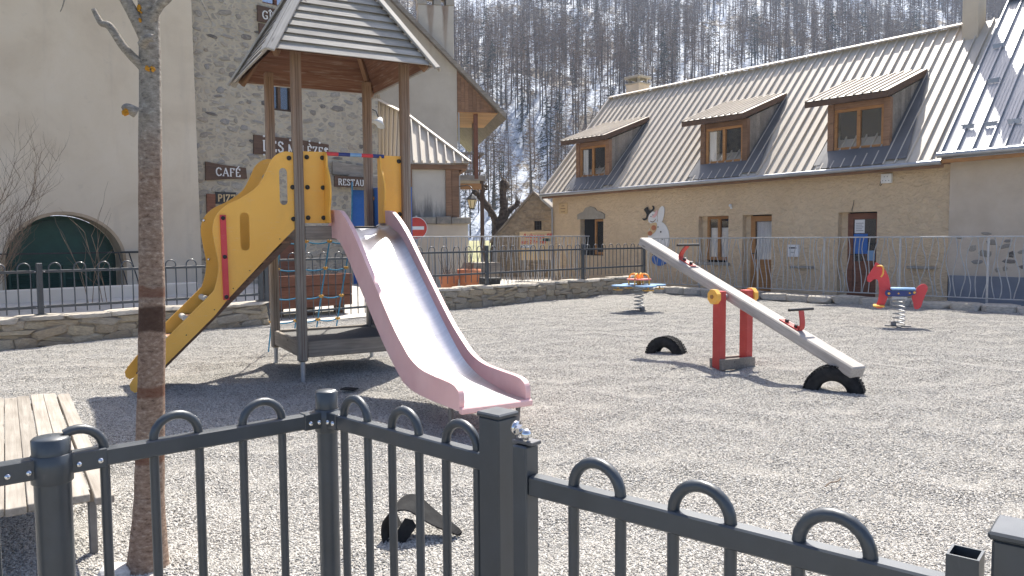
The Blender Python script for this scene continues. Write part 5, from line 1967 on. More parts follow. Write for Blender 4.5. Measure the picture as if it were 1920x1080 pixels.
# upper deck
for a, b in (((.05, -.01, 1.52), (SD - .05, -.01, 1.52)), ((-.01, .05, 1.52), (-.01, SY - .05, 1.52)), ((.05, SY, 1.52), (SD - .05, SY, 1.52)), ((SD, .05, 1.52), (SD, SY - .05, 1.52))):
    beam('upper_deck_beam', a, b, .05, .14, 'grey_wood', TW)
for j in range(9):
    beam('upper_deck_plank', (.02, .09 + j * .13, 1.515), (SD - .02, .09 + j * .13, 1.515), .12, .03, 'grey_wood', TW)
# roof
RC = Vector((.61, .61, 0))
ZE, HA, HR = 3.27, .915, 1.42
NB = 15
hz_ = lambda z: HA * (1 - (z - ZE) / HR)
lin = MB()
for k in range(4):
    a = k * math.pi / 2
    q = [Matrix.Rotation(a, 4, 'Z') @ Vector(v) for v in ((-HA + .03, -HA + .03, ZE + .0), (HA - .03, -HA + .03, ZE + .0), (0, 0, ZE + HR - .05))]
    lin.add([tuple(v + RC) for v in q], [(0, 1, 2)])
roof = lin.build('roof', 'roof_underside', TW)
dz = HR / NB
for k in range(4):
    Mk = T(RC.x, RC.y, 0) @ Matrix.Rotation(k * math.pi / 2 - math.pi / 2, 4, 'Z')
    for i in range(NB - 1):
        z0, z1 = ZE + i * dz, ZE + (i + 1) * dz
        h0, h1 = hz_(z0), hz_(z1)
        # every second board lies proud over the joint of its neighbours
        for za, zb, o0, o1, nm in ((z0, z0 + dz * .57, .010, .034 + rnd.uniform(-.003, .003), 'roof_board'), (z0 + dz * .50, z1 + dz * .06, -.012, .008, 'roof_underboard')):
            prof = [(hz_(za) + o1 + (.006 if o1 > .02 else 0), za), (hz_(zb) + o1, zb), (hz_(zb) + o0, zb), (hz_(za) + o0, za)]
            v = []
            for sgn in (-1, 1):
                for (h, z) in prof:
                    v.append((h, sgn * (max(hz_(z) + o0, .02) - .02), z))
            n = 4
            f = [tuple(range(n))[::-1], tuple(range(n, 2 * n))] + [(j, (j + 1) % n, n + (j + 1) % n, n + j) for j in range(n)]
            # board-local frame with x along the board so that the grain runs along it
            zc = (za + zb) / 2
            Mq = T(hz_(zc), 0, zc) @ Matrix.Rotation(math.pi / 2, 4, 'Z')
            inv = Mq.inverted()
            MB().add([tuple(inv @ Vector(p)) for p in v], f).build(nm, 'silver_wood', roof, Mk @ Mq @ Matrix.Rotation(rnd.uniform(-.003, .003), 4, 'Y'))
for k in range(4):
    d = Matrix.Rotation(k * math.pi / 2 + math.pi / 4, 4, 'Z') @ Vector((1, 0, 0))
    c0 = RC + d * .02 + Vector((0, 0, ZE + HR + .05))
    c1 = RC + d * (HA + .055) * math.sqrt(2) + Vector((0, 0, ZE - .035))
    nrm = Vector((d.x, d.y, HA * math.sqrt(2) / HR))
    e = Vector((-d.y, d.x, 0))
    for sg in (-1, 1):
        off = e * sg * .042
        beam('hip_board', c0 + off, c1 + off, .085, .026, 'silver_wood', roof, (nrm + e * sg * .55).normalized())
    beam('hip_rafter', RC + d * .1 + Vector((0, 0, ZE + HR - .16)), RC + d * (HA - .02) * 1.36 + Vector((0, 0, ZE - .03)), .055, .08, 'brown_wood', roof, nrm)
roof.matrix_basis = T(-.305, 0, 0) @ Matrix.Diagonal((.91, 1, 1, 1)) @ T(.305, 0, 0)

# stair: two wavy yellow cheeks, treads, red bar
up = [(-.046, 2.325), (-.12, 2.335), (-.2, 2.307), (-.267, 2.238), (-.324, 2.115), (-.402, 1.982), (-.553, 1.869), (-.70, 1.791), (-.795, 1.694), (-.833, 1.565), (-.814, 1.394), (-.789, 1.221), (-.803, 1.092), (-.840, .962)]
up = [(v.x, v.y) for v in smooth_pts([(a, b, 0) for a, b in up], 5)]
low = [(-1.286, .519), (-1.57, .17), (-1.60, .12), (-1.595, .07), (-1.56, .04), (-1.52, .055), (-.834, .726), (-.717, .872), (-.269, 1.343), (-.05, 1.56)]
def slot(x0, x1, z0, z1):
    r = (x1 - x0) / 2
    c = (x0 + x1) / 2
    return [(c + r * math.cos(math.pi * i / 8), z1 - r + r * math.sin(math.pi * i / 8)) for i in range(9)] + [(c - r * math.cos(math.pi * i / 8), z0 + r - r * math.sin(math.pi * i / 8)) for i in range(9)]


slots = [slot(-.19, -.11, 1.80, 2.17), slot(-.58, -.49, 1.347, 1.722)]
cheeks = []
for y, nm in ((-.012, 'near'), (.80, 'far')):
    c = MB().prism(up + low, y, y + .02, 'xz', slots).build('stair_cheek', 'yellow_plastic', TW)
    cheeks.append(c)
rb = MB().prism([(-.766, 1.695), (-.712, 1.695), (-.702, .872), (-.756, .872)], -.034, -.0125).build('handrail_bar', 'red_plastic', cheeks[0])
for z, x in ((1.665, -.738), (1.29, -.733), (.90, -.729)):
    bolt(cheeks[0], x, -.034, z, sc=.85)
for x, z in ((-.80, 1.66), (-.765, 1.25)):
    MB().ball((x, .797, z), .014, 8, 5).build('steel_bolt', 'chrome', cheeks[1])
for x, z in ((-.09, 2.27), (-.06, 1.98), (-.06, 1.66)):
    bolt(cheeks[0], x, -.013, z)
for q in ((-1.1, .52), (-.84, .75), (-.5, 1.12), (-.2, 1.43), (-.66, .95)):
    MB().ball((q[0], -.013, q[1] + .03), .006, 6, 4).build('screw', 'black_plastic', cheeks[0])
# sloping back board and half-round treads
bk = MB()
bk.prism([(-1.50, .10), (-1.47, .07), (-.06, 1.44), (-.10, 1.48)], .012, .798)
bk.build('stair_back_board', 'dark_brown_wood', TW)
nt_ = 7
for i in range(nt_):
    u = (i + .35) / nt_
    x, z = -1.50 + 1.40 * u, .12 + 1.33 * u
    m = MB()
    m.cyl((x - .02, .01, z + .10), (x - .02, .798, z + .10), .03, 10)
    m.build('stair_rung', 'sun_wood', TW)
    beam('stair_tread', (x + .06, .012, z + .10), (x + .06, .798, z + .10), .15, .03, 'brown_wood', TW)

# yellow panels at the slide mouth
fl = [(-.06, 1.62), (.29, 1.62), (.29, 2.352), (.05, 2.348), (-.06, 2.335)]
fp = MB().prism(fl, .012, .030).build('front_panel', 'yellow_plastic', TW)
for x in (-.07, .095, .255):
    for z in (2.29, 1.985, 1.675):
        bolt(fp, x, .012, z)
fr_ = MB().prism([(.87, 1.62), (1.18, 1.62), (1.18, 2.345), (.87, 2.345)], .012, .030).build('front_panel', 'yellow_plastic', TW)
for x in (1.09,):
    for z in (2.29, 1.72):
        bolt(fr_, x, .012, z)
wv = [(-.03, 2.345), (-.075, 2.30), (-.085, 2.2), (-.14, 2.12), (-.19, 2.0), (-.19, 1.87), (-.15, 1.76), (-.16, 1.62)]
wv = [(v.x, v.y) for v in smooth_pts([(a, b, 0) for a, b in wv], 5)]
for x in (.285, .865):
    vs2 = [(.012, 1.62), (.012, 2.345)] + wv
    # profile in the y-z plane, thickness along x
    MB().prism([(p[0], p[1]) for p in vs2], 0, .018, 'xz', M=T(x, 0, 0) @ Matrix.Rotation(math.pi / 2, 4, 'Z')).build('wing_panel', 'yellow_plastic', TW)
bar = MB()
for i in range(12):
    pass
seg_l = (.90 - .28) / 5
for i, mt in enumerate(('red_plastic', 'navy_plastic', 'pale_blue_plastic', 'red_plastic', 'navy_plastic')):
    MB().cyl((.285 + seg_l * i, -.03, 2.33), (.285 + seg_l * (i + 1), -.03, 2.33), .020, 12).build('grab_bar', mt, TW)

# slide
top = [(-.05, 1.755), (.25, 1.745), (.42, 1.70), (.72, 1.525), (1.12, 1.21), (1.70, .755), (2.0, .565), (2.16, .485), (2.36, .435), (2.62, .42), (2.92, .412), (3.02, .385), (3.05, .33), (3.05, .262)]
bot = [(3.05, .235), (2.63, .225), (2.27, .228), (2.05, .255), (1.9, .31), (1.5, .555), (1.0, .93), (.55, 1.27), (.35, 1.40), (.2, 1.455), (-.05, 1.47)]
tops = [(v.x, v.y) for v in smooth_pts([(a, b, 0) for a, b in top], 4)]
bots = [(v.x, v.y) for v in smooth_pts([(a, b, 0) for a, b in bot], 4)]
X0, X1 = .335, .895
# chute steel sheet
flo = [(-.06, 1.565), (.2, 1.555), (.40, 1.50), (.62, 1.41), (1.0, 1.125), (1.5, .735), (1.88, .455), (2.08, .345), (2.30, .288), (2.63, .270), (3.045, .262)]
flo = smooth_pts([(a, b, 0) for a, b in flo], 7)
m = MB()
cols = 10
vs_, fs = [], []
for p in flo:
    for j in range(cols + 1):
        u = j / cols
        xx = X0 + .03 + (X1 - X0 - .06) * u
        edge = max(0, abs(u - .5) * 2 - .55) / .45
        vs_.append((xx, -p.x, p.y + .05 * edge ** 2.5 * min(1, max(0, (2.75 - p.x) / .6))))
for i in range(len(flo) - 1):
    for j in range(cols):
        a = i * (cols + 1) + j
        fs.append((a, a + 1, a + cols + 2, a + cols + 1))
m.add(vs_, fs, True)
chute = m.build('slide_chute', 'slide_steel', TW)
for xa, xb in ((X0 - .012, X0 + .03), (X1 - .03, X1 + .012)):
    MB().prism([(-p[0], p[1]) for p in tops + bots], 0, xb - xa, 'xz', M=T(xb, 0, 0) @ Matrix.Rotation(math.pi / 2, 4, 'Z') @ T(0, 0, 0)).build('slide_side', 'pink_plastic', TW)
MB().cbox(X0 - .014, X1 + .014, -3.085, -3.04, .215, .262, .008).build('slide_lip', 'pink_plastic', TW)
MB().box(X0 + .03, X1 - .03, -3.04, -2.2, .235, .258).build('slide_underside', 'pink_plastic', TW)
MB().tube([(X1 - .06, -3.0, .24), (X1 - .075, -2.98, -.03)], .018, 8).build('slide_leg', 'galvanised_dark', TW)
MB().tube([(X0 + .06, -2.75, .24), (X0 + .06, -2.75, -.03)], .018, 8).build('slide_leg', 'galvanised_dark', TW)
MB().prism([(.29, 1.58), (.37, 1.58), (.335, 1.72)], -.02, -.008).build('slide_bracket', 'pink_plastic', TW)

# climbing panel and net
bp = MB().prism([(.02, .37), (1.36, .37), (1.36, 2.09), (.02, 2.02)], 0, .02, 'xz', M=T(1.24, 0, 0) @ Matrix.Rotation(math.pi / 2, 4, 'Z')).build('climbing_panel', 'blue_plastic', TW)
for y in (.15, 1.2):
    for z in (.7, 1.3, 1.95):
        put('bolt_cap', shared('ybolt', lambda: MB().lathe([(.024, 0), (.024, .006), (.018, .016), (.001, .02)], 12).mesh('bolt_cap', 'faded_yellow')), bp, T(1.218, y, z) @ Matrix.Rotation(-math.pi / 2, 4, 'Y'))
ny = lambda z: 1.27 + (1.45 - z) * .60
net = MB()
xs_ = [.10, .40, .68, .94]
for x in xs_:
    net.tube([(x, ny(1.46), 1.46), (x, ny(.75) + .01, .75), (x, ny(.0), -.02)], .009, 6)
net.tube([(.94, ny(1.46), 1.46), (.95, 1.23, 1.8), (.96, 1.23, 2.15)], .009, 6)
cons = []
for z in (1.43, 1.10, .74, .43):
    for a, b in zip(xs_, xs_[1:]):
        pts = []
        for i in range(9):
            u = i / 8
            pts.append((a + (b - a) * u, ny(z), z - .028 * 4 * u * (1 - u)))
        net.tube(pts, .009, 6)
    for x in xs_:
        cons.append((x, ny(z), z))
no = net.build('climbing_net', 'rope_blue', TW)
cm = MB().ball((0, 0, 0), .022, 8, 6).box(-.03, .03, -.012, .012, -.012, .012).mesh('rope_connector', 'faded_yellow')
for c in cons:
    put('rope_connector', cm, no, T(*c))

# ------------------------------------------------------------------ see-saw
SS = thing('seesaw', 'grey wooden plank see-saw on two red posts', 'see-saw', (2.44, 8.45, 0), -65)
SA = math.atan2(1.38 - .215, 3.3)
Mbm = T(0, 0, .80) @ Matrix.Rotation(SA, 4, 'Y')
for y in (-.19, .19):
    p = MB().cbox(-.06, .06, y - .045, y + .045, -.1, .86, .006).build('post', 'red_paint', SS)
    oc = MB()
    sg = -1 if y < 0 else 1
    pts = [(.085 * math.cos(math.pi / 8 + math.pi / 4 * i), .085 * math.sin(math.pi / 8 + math.pi / 4 * i)) for i in range(8)]
    oc.prism([(a, .80 + b) for a, b in pts], y + sg * .0455, y + sg * .10)
    h = oc.build('hub_cap', 'yellow_plastic', p)
    MB().cyl((0, y + sg * .10, .80), (0, y + sg * .115, .80), .022, 10).build('hub_bolt', 'orange_wood', h)
MB().cbox(.062, .10, -.24, .24, .0, .12, .006).build('base_plank', 'grey_wood', SS)
MB().cbox(-.10, -.062, -.24, .24, .0, .12, .006).build('base_plank', 'grey_wood', SS)
MB().cyl((0, -.2, .80), (0, .2, .80), .022, 10).build('axle', 'galvanised', SS)
pk = MB().cbox(-1.80, 1.78, -.085, .085, -.055, .055, .012).build('plank', 'silver_wood', SS, Mbm)
for sg in (-1, 1):
    x = sg * .88
    m = MB()
    m.box(x - .13, x + .13, -.035, .035, .055, .067)
    bx = x + sg * -.11
    pth = [(x + sg * .02, 0, .066), (bx + sg * .0, 0, .075), (bx - sg * .03, 0, .16), (bx - sg * .01, 0, .26)]
    ln = -.10 if sg < 0 else .085
    m2 = smooth_pts([(x + sg * .10, 0, .062), (x + sg * .14, 0, .080), (x + sg * .155 - ln * .3, 0, .15), (x + sg * .155 - ln, 0, .26)], 5)
    for a, b in zip(m2, m2[1:]):
        Mf = frame(a, b, (1, 0, .1))
        m.box(-.005, (b - a).length + .005, -.03, .03, -.006, .006, Mf @ Matrix.Rotation(math.pi / 2 * 0, 4, 'X'))
    hd = m.build('handle', 'red_paint', pk)
    e = m2[-1]
    MB().cyl((e.x, -.16, e.z), (e.x, .16, e.z), .014, 10).build('grip', 'black_plastic', hd)
    for dx in (-.06, .07):
        MB().cyl((x + dx, 0, .067), (x + dx, 0, .095), .022, 8).build('bolt', 'black_plastic', hd)


def tyre(label, loc, ang, R0=.25, wd=.155, lean=0):
    t = thing('half_tyre', label, 'tyre', loc, ang)
    prof = []
    hw = wd / 2
    for a in np.linspace(-1, 1, 9):
        prof.append((R0 - .028 * abs(a) ** 3, a * hw * .92))
    prof = [(R0 * .48, -hw * .72), (R0 * .58, -hw * .98), (R0 * .80, -hw * 1.04)] + prof + [(R0 * .80, hw * 1.04), (R0 * .58, hw * .98), (R0 * .48, hw * .72), (R0 * .52, hw * .55), (R0 * .88, hw * .7), (R0 * .88, -hw * .7), (R0 * .52, -hw * .55), (R0 * .48, -hw * .72)]
    M_ = Matrix.Rotation(math.pi / 2, 4, 'X')
    c = MB().lathe(prof, 30, T(0, 0, -.02) @ M_, -.12, math.pi + .12).build('carcass', 'rubber', t)
    tr = MB()
    for i in range(26):
        a = math.pi * (i + .5) / 26
        for sgn in (-1, 1):
            Mt = T(0, 0, -.02) @ Matrix.Rotation(-a, 4, 'Y') @ T(R0 - .004, sgn * hw * .45 + (.006 if i % 2 else -.006), 0)
            tr.box(-.006, .008, -hw * .36, hw * .36, -.011, .011, Mt)
    tr.build('tread_blocks', 'rubber', t)
    return t


def ss_w(x, y):
    a = R(-65)
    return (2.44 + x * math.cos(a) - y * math.sin(a), 8.45 + x * math.sin(a) + y * math.cos(a), 0)


tyre('half-buried black tyre under the low end of the see-saw plank', ss_w(1.45, -.05), -30, .265, .20)
tyre('half-buried black tyre under the raised end of the see-saw', (1.90, 9.42, 0), -38, .25, .19)

# ------------------------------------------------------------------ spring horse
HO = thing('spring_horse', 'red horse spring rider with blue seat', 'spring rider', (6.17, 12.2, 0), -24)
k_ = .00134


def hq(pts, n=3):
    q = [((x - 530) * k_, (905 - y) * k_, 0) for x, y in pts]
    return [(v.x, v.y) for v in smooth_pts(q, n, True)]


neck = [(262, 152), (276, 140), (300, 160), (350, 200), (398, 280), (428, 390), (432, 470), (405, 560), (375, 650), (342, 690), (286, 688), (286, 645), (302, 590), (310, 500), (305, 400), (292, 350), (250, 346), (212, 380), (182, 368), (178, 320), (215, 250), (248, 195)]
tail = [(690, 470), (738, 410), (780, 391), (815, 410), (825, 450), (802, 520), (782, 580), (760, 660), (725, 690), (690, 680), (676, 610), (660, 540)]
MB().prism(hq(neck), -.015, .015).build('head_panel', 'red_plastic', HO)
MB().prism(hq(tail), -.015, .015).build('tail_panel', 'red_plastic', HO)
side = [(400, 462), (440, 470), (660, 470), (690, 468), (705, 485), (690, 512), (660, 520), (620, 532), (470, 540), (400, 538), (375, 520), (375, 485)]
for y in (-.13, .11):
    sp = MB().prism(hq(side), y, y + .02).build('side_plate', 'navy_plastic', HO)
    for x, z, s in ((415, 505, 1), (517, 503, .7), (633, 495, .7), (683, 488, 1)):
        put('bolt_cap', shared('obolt', lambda: MB().lathe([(.02, 0), (.02, .006), (.014, .014), (.001, .016)], 12).mesh('bolt_cap', 'yellow_plastic')), sp,
            T((x - 530) * k_, y - .001 if y < 0 else y + .021, (905 - z) * k_) @ Matrix.Rotation(math.pi / 2 if y < 0 else -math.pi / 2, 4, 'X') @ Matrix.Diagonal((s, s, s, 1)))
MB().cbox((435 - 530) * k_, (700 - 530) * k_, -.135, .135, (905 - 466) * k_, (905 - 440) * k_, .012).build('seat', 'pale_blue_plastic', HO)
for y in (-.10, .10):
    MB().cyl(((415 - 530) * k_, -.13, (905 - 505) * k_), ((415 - 530) * k_, .13, (905 - 505) * k_), .01, 8)
m = MB()
for sg in (-1, 1):
    c = [(285, 185, .02), (300, 182, .05), (335, 185, .09), (350, 225, .10), (345, 280, .10), (325, 312, .09)]
    m.tube(smooth_pts([((x - 530) * k_, sg * y, (905 - z) * k_) for x, z, y in c], 4), .012, 8)
m.build('handle_loops', 'yellow_plastic', HO)
MB().cbox((250 - 530) * k_, (375 - 530) * k_, -.14, .14, (905 - 672) * k_, (905 - 650) * k_, .01).build('footrest', 'yellow_plastic', HO)
m = MB()
zt, zb_ = (905 - 575) * k_, (905 - 890) * k_ + .02
pts = [(.085 * math.cos(6.283 * 6 * i / 120), .085 * math.sin(6.283 * 6 * i / 120), zb_ + (zt - zb_) * i / 120) for i in range(121)]
m.tube(pts, .010, 8)
m.build('spring', 'galvanised', HO)
MB().cbox(-.11, .11, -.09, .09, zt, zt + .05, .006).build('spring_clamp', 'galvanised', HO)
m = MB()
m.cbox(-.20, .18, -.03, .03, 0, .022, .004)
m.cbox(-.03, .03, -.16, .16, .0, .018, .004)
m.cbox(-.115, -.035, -.05, .05, .018, .085, .006)
m.build('base_plate', 'galvanised_dark', HO)

# ------------------------------------------------------------------ four-seat spring flower
FLW = thing('four_seat_spring_toy', 'four-seat spring toy with blue lobes and red round table', 'spring rider', (2.5, 15.1, 0), 14)
m = MB()
lobes = []
n = 64
for i in range(n):
    a = 2 * math.pi * i / n
    c4 = abs(math.cos(2 * a)) ** .8
    r_ = .20 + .36 * c4
    lobes.append((r_ * math.cos(a), r_ * math.sin(a)))
sp = MB().prism(lobes, .50, .522, 'xy').build('seat_cross', 'pale_blue_plastic', FLW)
MB().prism([(.24 * math.cos(6.283 * i / 26), .24 * math.sin(6.283 * i / 26)) for i in range(26)], .615, .64, 'xy').build('round_table', 'sun_glare_red', FLW)
for k in range(4):
    a = math.pi / 2 * k + math.pi / 4
    c, s = math.cos(a), math.sin(a)
    m = MB()
    m.tube(smooth_pts([(.21 * c, .21 * s, .515), (.21 * c, .21 * s, .64), (.17 * c, .17 * s, .72), (.08 * c, .08 * s, .735), (.035 * c, .035 * s, .66), (.035 * c, .035 * s, .515)], 4), .016, 8)
    m.build('handle_loop', 'yellow_plastic', FLW)
    a = math.pi / 2 * k
    MB().cbox(-.06, .06, -.10, .10, .425, .445, .006, T(.44 * math.cos(a), .44 * math.sin(a), 0) @ RZ(a)).build('footrest', 'faded_yellow', FLW)
    MB().cyl((.44 * math.cos(a), .44 * math.sin(a), .44), (.44 * math.cos(a), .44 * math.sin(a), .502), .015, 6).build('footrest_stem', 'faded_yellow', FLW)
pts = [(.085 * math.cos(6.283 * 6 * i / 120), .085 * math.sin(6.283 * 6 * i / 120), .03 + .42 * i / 120) for i in range(121)]
MB().tube(pts, .011, 8).build('spring', 'galvanised', FLW)
MB().cbox(-.10, .10, -.10, .10, .45, .50, .008).build('spring_clamp', 'galvanised', FLW)
m = MB()
m.cbox(-.15, .15, -.03, .03, 0, .02, .004)
m.cbox(.03, .11, -.05, .05, .02, .09, .006)
m.build('base_plate', 'galvanised_dark', FLW)

# ------------------------------------------------------------------ bench platform at the left
BE = thing('slatted_bench', 'low weathered bench of lengthwise planks at the left edge', 'bench', (-1.80, 3.36, 0), 123.5)
for j in range(10):
    off = rnd.uniform(-.03, .02)
    zt = .325 + rnd.uniform(-.003, .003) - (.012 if j == 0 else 0)
    y = .036 + j * .079 - (.012 if j == 0 else 0)
    o = beam('plank', (off - (.02 if j == 0 else 0), y, zt), (2.72 + off, y + rnd.uniform(-.004, .004), zt), .075, .034, 'bench_wood', BE, bev=.003)
for x in (.16, 1.36, 2.55):
    beam('cross_bar', (x, .02, .285), (x, .80, .285), .07, .04, 'grey_wood', BE)
    for y in (.06, .74):
        beam('leg', (x, y, -.03), (x, y, .266), .035, .035, 'galvanised_dark', BE)

# ------------------------------------------------------------------ tree trunk by the fence
TR = thing('young_tree', 'slim bare tree trunk with orange lichen behind the front fence', 'tree', (-1.60, 3.25, 0))
path = [(0.0, 0, -.1), (.01, .01, .1), (.02, .03, .45), (.045, .05, 1.1), (.06, .05, 1.7), (.078, .05, 2.24), (.085, .04, 2.75), (.10, .02, 3.4), (.09, .03, 4.1), (.13, .0, 4.7)]
sp_ = smooth_pts(path, 8)
rad = []
for p in sp_:
    z = p.z
    b = .090 if z < .05 else (.064 - .012 * min(1, z / 1.2) if z < 1.2 else .052 - .009 * (z - 1.2))
    if .05 <= z < .35:
        b += .02 * (.35 - z) / .3
    rad.append(b * (1 + rnd.uniform(-.035, .035)))
MB().tube(sp_, rad, 16).build('trunk', 'tree_bark', TR)


def W2T(v):
    return Vector(v) - Vector((-1.60, 3.25, 0))


limbs = [
    ([(-1.545, 3.28, 2.18), (-1.60, 3.24, 2.25), (-1.645, 3.22, 2.33), (-1.68, 3.22, 2.345), (-1.71, 3.22, 2.40)], [.020, .017, .016, .013, .009]),
    ([(-1.53, 3.28, 2.30), (-1.57, 3.26, 2.40), (-1.63, 3.25, 2.52), (-1.72, 3.25, 2.72), (-1.86, 3.2, 3.05), (-2.02, 3.2, 3.5)], [.026, .024, .021, .018, .014, .007]),
    ([(-1.51, 3.28, 2.36), (-1.46, 3.27, 2.43), (-1.40, 3.26, 2.48), (-1.2, 3.24, 2.72), (-.92, 3.2, 2.98), (-.55, 3.2, 3.2)], [.022, .02, .018, .015, .011, .006]),
    ([(-1.515, 3.22, 2.255), (-1.485, 3.2, 2.275), (-1.45, 3.19, 2.275)], [.02, .016, .014]),
    ([(-1.55, 3.22, 1.98), (-1.575, 3.2, 1.995), (-1.59, 3.2, 1.99)], [.024, .020, .015]),
    ([(-1.51, 3.28, 3.0), (-1.3, 3.1, 3.5), (-1.1, 2.9, 4.0)], [.025, .016, .008]),
    ([(-1.50, 3.28, 3.3), (-1.75, 3.4, 3.8), (-1.9, 3.6, 4.4)], [.025, .016, .008]),
    ([(-1.50, 3.28, 2.9), (-1.35, 3.6, 3.4), (-1.0, 4.0, 3.9)], [.022, .016, .008]),
]
for pts, rr in limbs:
    s2 = smooth_pts([W2T(p) for p in pts], 5)
    r2 = list(np.interp(np.linspace(0, len(rr) - 1, len(s2)), np.arange(len(rr)), rr))
    MB().tube(s2, r2, 8).build('branch', 'tree_bark', TR)
tws = [
    [(-1.86, 3.2, 3.05), (-1.83, 3.2, 2.75), (-1.805, 3.2, 2.50), (-1.82, 3.2, 2.42), (-1.835, 3.2, 2.385)],
    [(-1.2, 3.24, 2.72), (-1.32, 3.22, 2.55), (-1.27, 3.2, 2.45), (-1.22, 3.2, 2.34)],
    [(-.92, 3.2, 2.98), (-1.1, 3.2, 2.62), (-1.17, 3.2, 2.46), (-1.16, 3.2, 2.41)],
    [(-.92, 3.2, 2.98), (-.86, 3.2, 2.55), (-.82, 3.2, 2.44), (-.79, 3.2, 2.43)],
    [(-.86, 3.2, 2.55), (-.87, 3.2, 2.46), (-.83, 3.2, 2.42)],
]
for _ in range(46):
    b = rnd.choice([(-2.02, 3.2, 3.5), (-.55, 3.2, 3.2), (-1.1, 2.9, 4.0), (-1.9, 3.6, 4.4), (-1.0, 4.0, 3.9), (-1.47, 3.25, 4.7), (-1.3, 3.1, 3.5)])
    d = Vector((rnd.uniform(-1, 1), rnd.uniform(-1, 1), rnd.uniform(.1, 1))).normalized()
    l = rnd.uniform(.3, .9)
    tws.append([b, tuple(Vector(b) + d * l * .5 + Vector((0, 0, .05))), tuple(Vector(b) + d * l)])
m = MB()
for t_ in tws:
    s2 = smooth_pts([W2T(p) for p in t_], 4)
    m.tube(s2, [.0055 - .004 * i / len(s2) for i in range(len(s2))], 5, False)
m.build('twigs', 'tree_bark', TR)


def lichen(x, z, w, h, seed, yy=3.245):
    r = random.Random(seed)
    m = MB()
    for _ in range(22):
        a, q = r.uniform(0, 6.28), math.sqrt(r.random())
        dx = x + w * q * math.cos(a) + 1.522
        ys = (3.297 - math.sqrt(max(.0004, .0445 ** 2 - dx * dx)) - .001) if yy > 3.2 else yy
        m.ball((x + w * q * math.cos(a) + 1.60, ys - 3.25, z + h * q * math.sin(a)), r.uniform(.003, .0075), 6, 4)
    m.build('lichen_patch', 'lichen', TR)


lichen(-1.545, 2.39, .017, .036, 1, 3.255)
lichen(-1.55, 2.36, .014, .020, 11, 3.255)
lichen(-1.505, 2.165, .016, .010, 2, 3.25)
lichen(-1.575, 1.975, .010, .012, 3, 3.178)
lichen(-1.50, 2.52, .016, .008, 4, 3.25)
for i, (x, y, s) in enumerate(((-1.70, 3.20, .07), (-1.74, 3.12, .05), (-1.66, 3.08, .045))):
    tag(put('rock', block_mesh('pale_rock', 300 + i), None, T(x, y, s * .3) @ RZ(i) @ Matrix.Diagonal((s * 2, s * 1.6, s * 1.2, 1))),
        ('larger pale rock at the foot of the tree', 'flat pale rock left of the tree foot', 'small pale rock in front of the tree foot')[i], 'rock')

# torn black rubber strip in the gravel
RS = thing('rubber_strip', 'curled black strip of torn rubber half buried in the gravel', 'rubber strip', (-.58, 3.68, 0), -6)
pth = smooth_pts([(-.005, -.03), (-.035, .04), (-.03, .105), (.02, .155), (.085, .165), (.16, .125), (.235, .085), (.32, .055), (.36, .03)], 4) if False else [(v.x, v.y) for v in smooth_pts([(-.005, -.03, 0), (-.035, .04, 0), (-.03, .105, 0), (.02, .15, 0), (.085, .155, 0), (.15, .11, 0), (.21, .07, 0), (.27, .04, 0), (.32, .01, 0)], 4)]
m = MB()
v, f = [], []
n = len(pth)
for i, (x, z) in enumerate(pth):
    u = i / (n - 1)
    wd = .24 * (1 - u) ** .7 + .012
    for th in (0, .007):
        v += [(x, -wd * .55, z + th), (x + .01, wd * .6, z + th + .01)]
for i in range(n - 1):
    a, b = i * 4, i * 4 + 4
    f += [(a, a + 1, b + 1, b), (a + 2, b + 2, b + 3, a + 3), (a, b, b + 2, a + 2), (a + 1, a + 3, b + 3, b + 1)]
m.add(v, f, False)
m.build('strip', 'rubber', RS)
MB().add([(-.02, -.11, -.01), (.06, -.12, -.01), (.12, -.07, .07), (.10, -.05, .10), (.06, -.055, .105), (.02, -.08, .04), (-.02, -.10, .01), (.06, -.10, -.01), (.12, -.05, .07), (.06, -.04, .105)], [(0, 1, 2, 3, 4, 5, 6), (1, 7, 8, 2), (4, 3, 9), (3, 2, 8, 9)]).build('flap', 'rubber', RS)

# black drain lid on the gravel under the tower
tag(MB().cbox(-.075, .075, -.05, .05, 0, .012, .004).build('black_pad', 'rubber', None, T(-1.57, 7.30, .012) @ RZ(R(-20))), 'small flat black rubber pad on the gravel below the tower', 'rubber pad')

# ------------------------------------------------------------------ front fence and gate
FP = {'L': ((-.931, 1.524), 40.8), 'R': ((-.471, 1.921), -43.1), 'G': ((.037, 1.381), -40.2)}
MF = {k: T(v[0][0], v[0][1], 0) @ RZ(R(v[1])) for k, v in FP.items()}
ZR = 1.0
hm = MB()
HB = hoop_mesh(.0965, .0098, .12, .12, ZR - .025, seg=14)
HC = hoop_mesh(.0965, .0098, .12, .12, ZR - .025, True, seg=14)


def panel(par, Mx, s0, s1, hoops, cut=None):
    for z, nm in ((ZR, 'top_rail'), (.16, 'bottom_rail')):
        L = s1 - s0
        key = ('rail', round(L, 3))
        me = shared(key, lambda: MB().cbox(0, L, -.0145, .0145, -.018, .018, .003).mesh('rail', 'fence_paint'))
        put(nm, me, par, Mx @ T(s0, 0, z))
    for c in hoops:
        put('hoop_bar', HB, par, Mx @ T(c, 0, 0))
    if cut is not None:
        put('hoop_bar', HC, par, Mx @ T(cut, 0, 0))


FF = thing('front_fence', 'dark grey hoop-top metal fence close to the camera', 'fence', (-.471, 1.921, 0))
MFi = T(.471, -1.921, 0)


